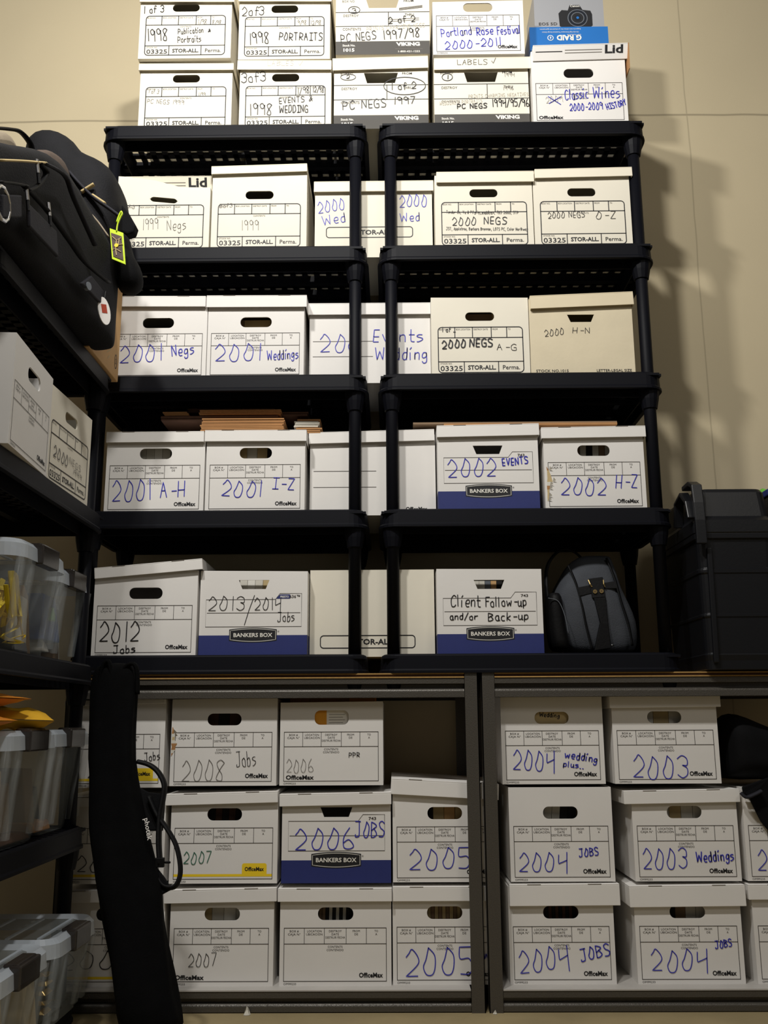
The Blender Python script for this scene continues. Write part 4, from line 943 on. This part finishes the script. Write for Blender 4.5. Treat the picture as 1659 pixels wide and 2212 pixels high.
panel([on_bag(58, 440), on_bag(118, 500), on_bag(122, 556), on_bag(60, 490)], 'clothgrey', 'side_panel', bag, inv)
panel([on_bag(0, 420), on_bag(42, 422), on_bag(42, 470), on_bag(0, 470)], 'clothgrey', 'webbing_patch', bag, inv)
g = MB(); c = L_(on_bag(2, 440)); g.tube([c + Vector((.004, .035*math.cos(t*PI/6), .035*math.sin(t*PI/6))) for t in range(13)], .004, 'steel', 8); g.build('metal_ring', bag)
panel([on_bag(172, 612), on_bag(194, 596), on_bag(225, 635), on_bag(218, 660)], 'clothgrey', 'pocket_flap', bag, inv)
g = MB(); c = L_(on_bag(185, 619)); g.tube([c, c + Vector((.010, -.003, 0))], .011, 'lensmid', 14); g.build('snap', bag)
tg = MB(); c = onX(224, 672, -.772)
tg.tube([(0, 0, 0), (.003, 0, 0)], .001, 'tagwhite', 6)
tg = MB(); n = 24; P = [Vector((0, .020*math.cos(2*PI*i/n), .038*math.sin(2*PI*i/n))) for i in range(n)]
tg.add(P + [p + Vector((.003, 0, 0)) for p in P], [tuple(range(n))[::-1], tuple(n+i for i in range(n))] + [(i, (i+1) % n, (i+1) % n + n, i+n) for i in range(n)], 'tagwhite')
tg.add([(.0036, -.009, -.006), (.0036, .009, -.006), (.0036, .009, .018), (.0036, -.009, .018)], [(0,1,2,3)], 'red')
to = tg.build('sticker_tag', bag); to.location = inv @ c; to.rotation_euler = (.25, 0, -.6)
strip([c + Vector((0, 0, .036)), c + Vector((0, .005, .06))], .003, 'leather', 'tag_loop', bag, inv)
# taupe bag behind
bb = empty('duffel_bag', (-1.16, -.62, S0)); tag(bb, 'taupe and black bag peeking up behind the large black camera bag', 'bag')
rows = []
for (y, z1) in ((-.95, 2.0), (-.92, 2.15), (-.75, 2.29), (-.62, 2.36), (-.50, 2.42), (-.42, 2.475), (-.36, 2.49), (-.335, 2.44), (-.325, 2.30)): rows.append((y + .62, .035, .045, .0, z1 - S0))
for (y, z1) in () and ((-1.05, 2.25), (-1.0, 2.36), (-.85, 2.43), (-.70, 2.46), (-.58, 2.45), (-.50, 2.40), (-.45, 2.30)): rows.append((y + .62, -.01, .075, .34, z1 - S0))
zt_ = onX(30, 283, -1.1).z
bag_body('main_body', bb, rows, 'taupe', 'Y', .006, 5, 3)
strip([onX(-20, 276, -1.07), onX(20, 279, -1.07), onX(44, 285, -1.07), onX(64, 308, -1.065), onX(70, 330, -1.065)], .010, 'leather', 'piping', bb, Matrix.Translation(-bb.location))
# tan carton on the left shelving end
tc_y0, tc_y1 = -.325, -.028
def carton_print(g, W, H):
    g.ribbon(ellipse(W/2 - .035, .055, .012, .022, 18), .003, -.0008, 'form', True); ptext(g, 'S', W/2 - .035, .047, .018, 'form', -.0008, width=.01)
    lines(g, [(W/2 - .13, .05, W/2 - .09, .075), (W/2 - .12, .035, W/2 - .10, .05)], .004, 'manila', -.0008)
g = MB(); Wc = tc_y1 - tc_y0; g.box(-Wc/2, Wc/2, 0, .36, 0, .315, 'carton'); carton_print(g, Wc, .315)
o_ = g.build('cardboard_carton', bevel=.002); o_.location = (-.862, (tc_y0+tc_y1)/2, S0); o_.rotation_euler = (0, 0, PI/2); tag(o_, 'tan cardboard carton behind the black bag at the end of the left shelving', 'box')
# second black bag on the carton
b2loc = Vector((-1.0, -.19, S0 + .317)); bag2 = empty('shoulder_bag', b2loc); tag(bag2, 'black bag with tan webbing slumped on the tan carton, hung with a lime tag', 'bag')
inv2 = Matrix.Translation(-b2loc)
rows = []
for (px, py, z0, hw) in ((96, 372, 2.17, .08), (104, 352, 2.165, .13), (135, 350, 2.162, .15), (165, 356, 2.162, .155), (197, 372, 2.162, .155), (207, 396, 2.162, .15), (240, 404, 2.155, .145), (264, 418, 2.14, .135), (276, 440, 2.12, .12), (281, 470, 2.13, .09), (284, 510, 2.16, .05)):
    p = onY(px, py, -.11); rows.append((p.x + 1.0, .0, hw, z0 - b2loc.z, p.z + .012 - b2loc.z))
bag_body('main_body', bag2, rows, 'bagcloth', 'X', .014, 9, 3.6)
def yf(px, py): return onY(px, py, -.345)
for pts in ([(176, 415), (190, 406), (203, 398)], [(200, 422), (215, 432), (227, 440)]): strip([yf(*p) for p in pts], .009, 'tan', 'webbing', bag2, inv2)
strip([yf(192, 458), yf(212, 480), yf(235, 512)], .006, 'taupe', 'webbing', bag2, inv2)
strip([yf(150, 372), yf(170, 395), yf(200, 425), yf(235, 450), yf(262, 470)], .010, 'clothgrey', 'strap', bag2, inv2)
rings = []
for (px0, px1, py, dp) in ((250, 279, 508, .03), (246, 282, 530, .045), (244, 288, 552, .055), (246, 303, 575, .06), (248, 309, 600, .06), (252, 305, 620, .05), (262, 292, 632, .03)):
    p, q = onY(px0, py, -.30), onY(px1, py, -.30); c_ = (p + q)/2; hw_ = (q.x - p.x)/2
    rings.append([inv2 @ (Vector((c_.x + u, c_.y + v, c_.z)) + Vector((u, v, 0)).normalized() * noise.noise(Vector((u*40, v*40, c_.z*25))) * .006) for u, v in sq(0, 0, hw_, dp, 2.6, 18)])
g = MB(); g.loft(rings, 'cloth'); g.build('side_pocket', bag2, smooth=True, subsurf=1)
P = [inv2 @ onY(x, y, -.25) for x, y in ((262, 440), (277, 458), (293, 486), (288, 501), (274, 505), (260, 500))]; n = len(P)
g = MB(); g.add(P + [p + Vector((0, .04, 0)) for p in P], [tuple(range(n)), tuple(n+i for i in range(n))[::-1]] + [(i, i+n, (i+1) % n + n, (i+1) % n) for i in range(n)], 'cloth'); g.build('side_flap', bag2, bevel=.006)
# brown top bag between
rows = []
for (y, z1, m_) in ((-.60, 2.24, 0), (-.57, 2.31, 0), (-.50, 2.36, 0), (-.44, 2.39, 0), (-.38, 2.405, 0), (-.345, 2.39, 0), (-.335, 2.33, 0)): rows.append((y + .75, .035, .035, .24, z1 - S0))
bag_body('top_pocket', bag, rows, 'brown', 'Y', .008, 14, 3)

# lime luggage tag
lt = empty('luggage_tag', onY(254, 520, -.405)); tag(lt, 'lime green luggage tag with brown crackle print hanging from the black bag', 'tag')
lo_ = Matrix.Translation(-lt.location)
yT = -.405
def yq(px, py): return onY(px, py, yT)
P = [yq(237, 493), yq(266, 503), yq(271, 571), yq(242, 559)]
def plate(P, m, name, root, off, th, dy=0):
    g = MB(); Q = [off @ p + Vector((0, dy, 0)) for p in P]; n = len(Q)
    g.add(Q + [q + Vector((0, th, 0)) for q in Q], [tuple(range(n)), tuple(n+i for i in range(n))[::-1]] + [(i, i+n, (i+1) % n + n, (i+1) % n) for i in range(n)], m); return g.build(name, root)
plate(P, 'lime', 'tag_frame', lt, lo_, .004)
g = MB()
for q in (((243, 512), (252, 520), (262, 515)), ((252, 520), (250, 538), (262, 545)), ((244, 540), (250, 538), (252, 552)), ((258, 517), (256, 530), (266, 528))): g.tube([lo_ @ yq(*c_) + Vector((0, -.0025, 0)) for c_ in q], .0014, 'manila', 5)
g.tube([lo_ @ yq(252, 531) + Vector((0, -.002, 0)), lo_ @ yq(252, 531) + Vector((0, -.004, 0))], .006, 'tape', 8); g.build('crackle_print', lt)
plate([yq(240, 503), yq(263, 511), yq(267, 563), yq(245, 554)], 'tagcard', 'card', lt, lo_, .002, -.0015)
strip([yq(252, 500), yq(254, 485), yq(260, 470), yq(264, 462), yq(262, 457), yq(257, 466), yq(252, 480)], .004, 'lime', 'loop', lt, lo_)

# ------------------------------------------------------------------ tripod bag leaning against the rack
tb = empty('tripod_bag', (-.66, -.30, 0)); tag(tb, 'long black tripod bag leaning against the left end of the metal rack', 'bag')
inv3 = Matrix.Translation(-Vector((-.66, -.30, 0)))
outl = [(1432, 226, 286), (1440, 214, 294), (1452, 206, 298), (1500, 202, 301), (1560, 196, 293), (1640, 192, 291), (1720, 195, 301), (1790, 200, 318), (1850, 204, 326), (1900, 208, 340), (1935, 216, 351), (1990, 223, 352), (2060, 232, 362), (2140, 243, 376), (2195, 250, 394), (2235, 256, 398)]
rings = []
for i, (y, xl, xr) in enumerate(outl):
    Yp = -.165 - .20 * (y - 1436) / 780
    a, b = onY(xl, y, Yp), onY(xr, y, Yp); hw = (b.x - a.x)/2; c = (a + b)/2; rg = []
    if c.z < .008: c.z = .008
    s_ = .55 if i in (0, len(outl)-1) else 1
    for (p, q) in sq(0, 0, hw, hw * .72 * s_, 2.6, 24):
        d = noise.noise(Vector((p*30, q*30, c.z*14))) * .016 * (.3 if i == len(outl) - 1 else 1)
        an = math.atan2(q, p); v = Vector((p, q, 0)); v += v.normalized() * (d + .006 * math.sin(an * 3 + c.z * 5) + .003 * math.sin(an * 7 - c.z * 9))
        rg.append(inv3 @ (Vector((c.x, c.y, c.z)) + v))
    rings.append(rg)
g = MB(); g.loft(rings[::-1], 'tripodcloth'); g.build('sleeve', tb, smooth=True, subsurf=1)
for (pts) in ([(214, 1500), (216, 1470), (222, 1440), (234, 1428), (240, 1452), (246, 1490)], [(252, 1500), (260, 1462), (272, 1440), (288, 1434), (296, 1450), (297, 1500)]):
    strip([onY(x, y, -.20) for x, y in pts], .012, 'tripodcloth', 'gathered_mouth', tb, inv3, .004)
def tbY(px, py, off=0): return onY(px, py, -.165 - .20 * (py - 1436) / 780 - off)
strip([tbY(297, 1645), tbY(322, 1652), tbY(342, 1668), tbY(355, 1695), tbY(352, 1725), tbY(345, 1765), tbY(343, 1820), tbY(346, 1868)], .013, 'leather', 'strap', tb, inv3)
strip([tbY(322, 1720), tbY(340, 1760), tbY(362, 1792), tbY(380, 1825), tbY(389, 1865), tbY(388, 1895), tbY(376, 1916), tbY(352, 1914), tbY(336, 1890)], .010, 'leather', 'shoulder_strap', tb, inv3)
panel([tbY(300, 1700, -.02), tbY(322, 1712, -.02), tbY(358, 1716, -.02), tbY(352, 1795, -.02), tbY(322, 1795, -.02)], 'cloth', 'side_flap', tb, inv3, .01)
panel([tbY(336, 1870, -.01), tbY(356, 1895, -.01), tbY(372, 1921, -.01), tbY(346, 1935, -.01)], 'cloth', 'pouch', tb, inv3, .01)
g = MB(); p = inv3 @ tbY(347, 1863, .005); g.box(p.x - .014, p.x + .010, p.y - .006, p.y + .006, p.z - .012, p.z + .012, 'leather'); g.box(p.x + .010, p.x + .026, p.y - .002, p.y + .002, p.z - .003, p.z + .003, 'leather'); g.build('buckle', tb, bevel=.002)
# woven brand label down the side
g = MB(); vs, fs, wd = tmesh('photek', .012)
p0, p1 = inv3 @ tbY(314, 1768, .052), inv3 @ tbY(322, 1815, .052); dv = (p1 - p0); Ln = dv.length; dv.normalize(); up = Vector((0, -1, 0)).cross(dv).normalized()
if up.x < 0: up = -up
g.add([p0 + dv * (v[0] * Ln / wd) + up * (v[1] - .2) * .018 for v in vs], fs, 'tagwhite'); g.build('woven_label', tb)

# ------------------------------------------------------------------ grey backpack on the lowest plastic shelf
bk = empty('backpack', (.62, .10, PZ[4] - .004)); tag(bk, 'slate grey backpack with black trim and brass rivets beside the Client Follow-up box', 'backpack'); inv4 = Matrix.Translation(-Vector((.62, .10, PZ[4] - .004)))
rings = []
for (y, xl, xr, yf_, dp) in ((1411, 1246, 1368, .085, .16), (1404, 1228, 1384, .07, .19), (1380, 1216, 1390, .06, .21), (1340, 1206, 1388, .055, .22), (1300, 1200, 1372, .055, .22), (1265, 1206, 1352, .062, .21), (1240, 1220, 1342, .07, .20), (1222, 1229, 1336, .078, .19), (1210, 1238, 1331, .088, .16), (1202, 1250, 1325, .11, .11), (1199, 1264, 1316, .13, .07)):
    a, b = onY(xl, y, yf_), onY(xr, y, yf_); c = (a+b)/2; hw = (b.x - a.x)/2; zz = max(c.z, PZ[4] + .004)
    rg = []
    for (p, q) in sq(0, 0, hw, dp/2, 3.4, 28):
        v = Vector((c.x + p, yf_ + dp/2 + q, zz)); d = noise.noise(v * 16) * .006; rg.append(inv4 @ (v + Vector((p, q, 0)).normalized() * d))
    rings.append(rg)
g = MB(); g.loft(rings, 'slate'); g.build('main_body', bk, smooth=True, subsurf=1)
def bkY(px, py, off=.0):
    k = (1411 - py) / 205; return onY(px, py, .052 + .035 * k * k * k - off)
strip([bkY(1228, 1222), bkY(1245, 1262), bkY(1258, 1310), bkY(1266, 1350), bkY(1280, 1405)], .006, 'leather', 'piping', bk, inv4)
strip([bkY(1310, 1206), bkY(1328, 1250), bkY(1342, 1300), bkY(1358, 1350), bkY(1366, 1395)], .006, 'leather', 'piping', bk, inv4)
def bpanel(px, m, name, off=.004, th=.005):
    P = [inv4 @ bkY(x, y, off) for x, y in px]; g = MB(); n = len(P)
    g.add(P + [p + Vector((0, th*3, 0)) for p in P], [tuple(range(n)), tuple(n+i for i in range(n))[::-1]] + [(i, i+n, (i+1) % n + n, (i+1) % n) for i in range(n)], m); return g.build(name, bk, bevel=.0015)
bpanel([(1247, 1269), (1278, 1263), (1281, 1281), (1252, 1288)], 'leather', 'strap_band')
bpanel([(1303, 1259), (1330, 1255), (1333, 1271), (1306, 1272)], 'leather', 'strap_band')
bpanel([(1272, 1250), (1302, 1246), (1308, 1290), (1280, 1292)], 'leather', 'buckle_tab', .009)
bpanel([(1283, 1292), (1309, 1290), (1314, 1350), (1320, 1400), (1285, 1405), (1297, 1345)], 'leather', 'hanging_strap', .008)
for q in ((1285, 1278), (1299, 1277)):
    g = MB(); p = inv4 @ bkY(q[0], q[1], .010); g.tube([p, p + Vector((0, -.003, 0))], .0065, 'brass', 14); g.tube([p + Vector((0, -.003, 0)), p + Vector((0, -.0035, 0))], .0025, 'kraftdark', 8); g.build('rivet', bk)
for (x0, x1) in ((1271, 1276), (1303, 1305)):
    g = MB(); g.tube([inv4 @ bkY(x0, 1253, .010), inv4 @ bkY(x1 - 1, 1262, .012), inv4 @ bkY(x1 + 2, 1268, .010)], .0022, 'brass', 6); g.build('buckle_ring', bk)
strip([bkY(1322, 1393, .004), bkY(1323, 1394, .008)], .005, 'steel', 'stud', bk, inv4)
strip([bkY(1260, 1210, -.05), bkY(1240, 1192, -.05), bkY(1215, 1187, -.05), bkY(1192, 1205, -.05), bkY(1180, 1235, -.05), bkY(1182, 1290, -.03), bkY(1195, 1330, -.02)], .009, 'leather', 'grab_handle', bk, inv4)
# side pocket
rings = []
for (y, xl, xr) in ((1408, 1196, 1240), (1385, 1190, 1232), (1340, 1184, 1224), (1300, 1182, 1220), (1275, 1186, 1214)):
    a, b = onY(xl, y, .05), onY(xr, y, .05); c = (a+b)/2; hw = (b.x-a.x)/2
    rings.append([inv4 @ Vector((c.x + p, .10 + q, max(c.z, PZ[4] + .003))) for p, q in sq(0, 0, hw, .06, 2.6, 18)])
g = MB(); g.loft(rings, 'leather'); g.build('side_pocket', bk, smooth=True, subsurf=1)
strip([bkY(1184, 1292, .02), bkY(1206, 1299, .02), bkY(1220, 1330, .02), bkY(1228, 1370, .02)], .002, 'lensmid', 'zip', bk, inv4)

# ------------------------------------------------------------------ black tote on the right rack
tz = .936; tl = Vector((1.035, -.06, tz)); tt = empty('storage_tote', tl); tag(tt, 'large black lidded plastic tote standing on the right metal rack', 'tote')
W0, W1, D0, D1, H = .215, .235, .36, .40, .45
def tring(wd, dp, zz, r=.03): return [Vector((p[0], .21 + p[1], zz)) for p in rrect(0, 0, wd, dp, r, 5)]
g = MB(); rings = []
for (k, ex) in ((0, 0), (.06, .0), (.10, .006), (.105, .0), (.34, 0), (.345, .006), (.36, .006), (.365, 0), (.63, 0), (.635, .006), (.66, .006), (.665, 0), (.86, 0), (.862, .016), (.90, .016)):
    rings.append(tring(W0 + (W1 - W0)*k + ex, D0 + (D1 - D0)*k + ex, H*k))
g.loft(rings, 'tote'); g.build('tub', tt, bevel=.002)
g = MB(); rings = [tring(.248, .412, H*.90), tring(.252, .416, H*.905), tring(.252, .416, H*.985), tring(.236, .40, H*1.0), tring(.226, .38, H*1.02), tring(.214, .36, H*1.19, .03), tring(.200, .345, H*1.215, .028), tring(.17, .31, H*1.225, .02)]
g.loft(rings, 'tote'); g.build('lid', tt, bevel=.003)
def slab(pts, wd, th, m, name, root):                              # a broad moulded band following (y, z) points at one x
    g = MB(); x, P = pts; n = len(P); rg = []
    for i, (yy, zz) in enumerate(P):
        a_ = Vector(P[min(i+1, n-1)]) - Vector(P[max(i-1, 0)]); a_.normalize(); nn = Vector((-a_.y, a_.x)) * th/2
        rg.append([Vector((x - wd/2, yy + nn.x, zz + nn.y)), Vector((x + wd/2, yy + nn.x, zz + nn.y)), Vector((x + wd/2, yy - nn.x, zz - nn.y)), Vector((x - wd/2, yy - nn.x, zz - nn.y))])
    g.loft(rg, m); return g.build(name, root, bevel=.003)
slab((-.112, [(.10, H*1.25), (.04, H*1.255), (.005, H*1.22), (-.004, H*1.1), (-.008, H*.98), (-.008, H*.82)]), .032, .014, 'tote', 'latch', tt)
slab((-.128, [(.16, H*1.0), (.14, H*1.16), (.08, H*1.20), (.03, H*1.12), (.012, H*1.0)]), .03, .012, 'tote', 'handle_hood', tt)
slab((-.085, [(.012, H*.80), (.016, H*.5), (.024, .02)]), .016, .012, 'tote', 'corner_rib', tt)
a = onY(1646, 1062, .10); bb_ = empty('lidded_bin', (a.x + .19, .06, tz)); tag(bb_, 'dark bin with a blue lid just showing right of the black tote', 'bin')
g = MB(); hh = a.z - tz; g.hexa([(-.17, .01, 0), (.17, .01, 0), (-.17, .33, 0), (.17, .33, 0), (-.185, 0, hh - .022), (.185, 0, hh - .022), (-.185, .34, hh - .022), (.185, .34, hh - .022)], 'tote'); g.build('tub', bb_, bevel=.004)
g = MB(); g.box(-.19, .19, -.005, .345, hh - .022, hh, 'blueband'); g.build('lid', bb_, bevel=.004)
g = MB(); g.add([(0, 0, 0), (.03, -.01, .004), (.05, .03, .010), (.03, .07, .016), (.005, .05, .014), (.02, .03, .022)], [(0, 1, 2, 3, 4), (0, 5, 1), (1, 5, 2), (2, 5, 3), (3, 5, 4), (4, 5, 0)], 'greensp')
o_ = g.build('paper_scrap'); o_.location = (a.x + .002, .12, a.z + .001); tag(o_, 'lime green scrap lying on the blue bin lid at the right edge', 'scrap')
# black bag lying on the boxes at the right picture edge
kb = Vector((1.28, .16, ZM + .2735)); jk = empty('soft_bag', kb); tag(jk, 'crumpled black bag slumped on the boxes at the right picture edge', 'bag')
inv5 = Matrix.Translation(-kb); rows = []
for (px, py, hw, lo) in ((1569, 1600, .06, .0), (1571, 1560, .10, .0), (1580, 1546, .12, 0), (1605, 1547, .13, 0), (1640, 1560, .13, 0), (1700, 1590, .13, 0), (1760, 1640, .10, 0), (1770, 1680, .06, 0)):
    p = onY(px, py, .10); rows.append((p.x - kb.x, .0, hw, .002, p.z + .008 - kb.z))
bag_body('main_body', jk, rows, 'cloth', 'X', .022, 21, 2.8)
P = [onY(x, y, .035) for x, y in ((1604, 1700), (1607, 1714), (1618, 1722), (1630, 1745), (1645, 1775), (1662, 1795), (1685, 1815), (1710, 1790), (1715, 1700), (1660, 1680))]
g = MB(); n = len(P); P = [inv5 @ (p + Vector((0, .006 * noise.noise(p * 40), 0))) for p in P]
g.add(P + [p + Vector((0, .012, 0)) for p in P], [tuple(range(n)), tuple(n + i for i in range(n))[::-1]] + [(i, i + n, (i+1) % n + n, (i+1) % n) for i in range(n)], 'cloth'); g.build('hanging_flap', jk, bevel=.003)
strip([onY(1600, 1712, .025), onY(1612, 1722, .02), onY(1630, 1716, .02), onY(1645, 1708, .02)], .010, 'clothgrey', 'strap', jk, inv5)
# paper scraps on the floor
for (px, py, s, lab) in ((533, 2190, .018, 'pale paper scrap on the floor before the bottom beam'), (1070, 2189, .008, 'tiny pale crumb on the floor between the two racks')):
    g = MB(); p = onZ(px, py, .002); r = random.Random(px); pts = [(s * (.4 + r.random()*.6) * math.cos(i*PI/4), s*.5*math.sin(i*PI/4), 0) for i in range(8)]
    g.add(pts + [(0, 0, s*1.3), (s*.2, 0, s*1.1)], [(i, (i+1) % 8, 8 + (i % 2)) for i in range(8)] + [tuple(range(8))[::-1]], 'paper'); o_ = g.build('paper_scrap'); o_.location = (p.x, min(p.y, -.01), .001); tag(o_, lab, 'scrap')
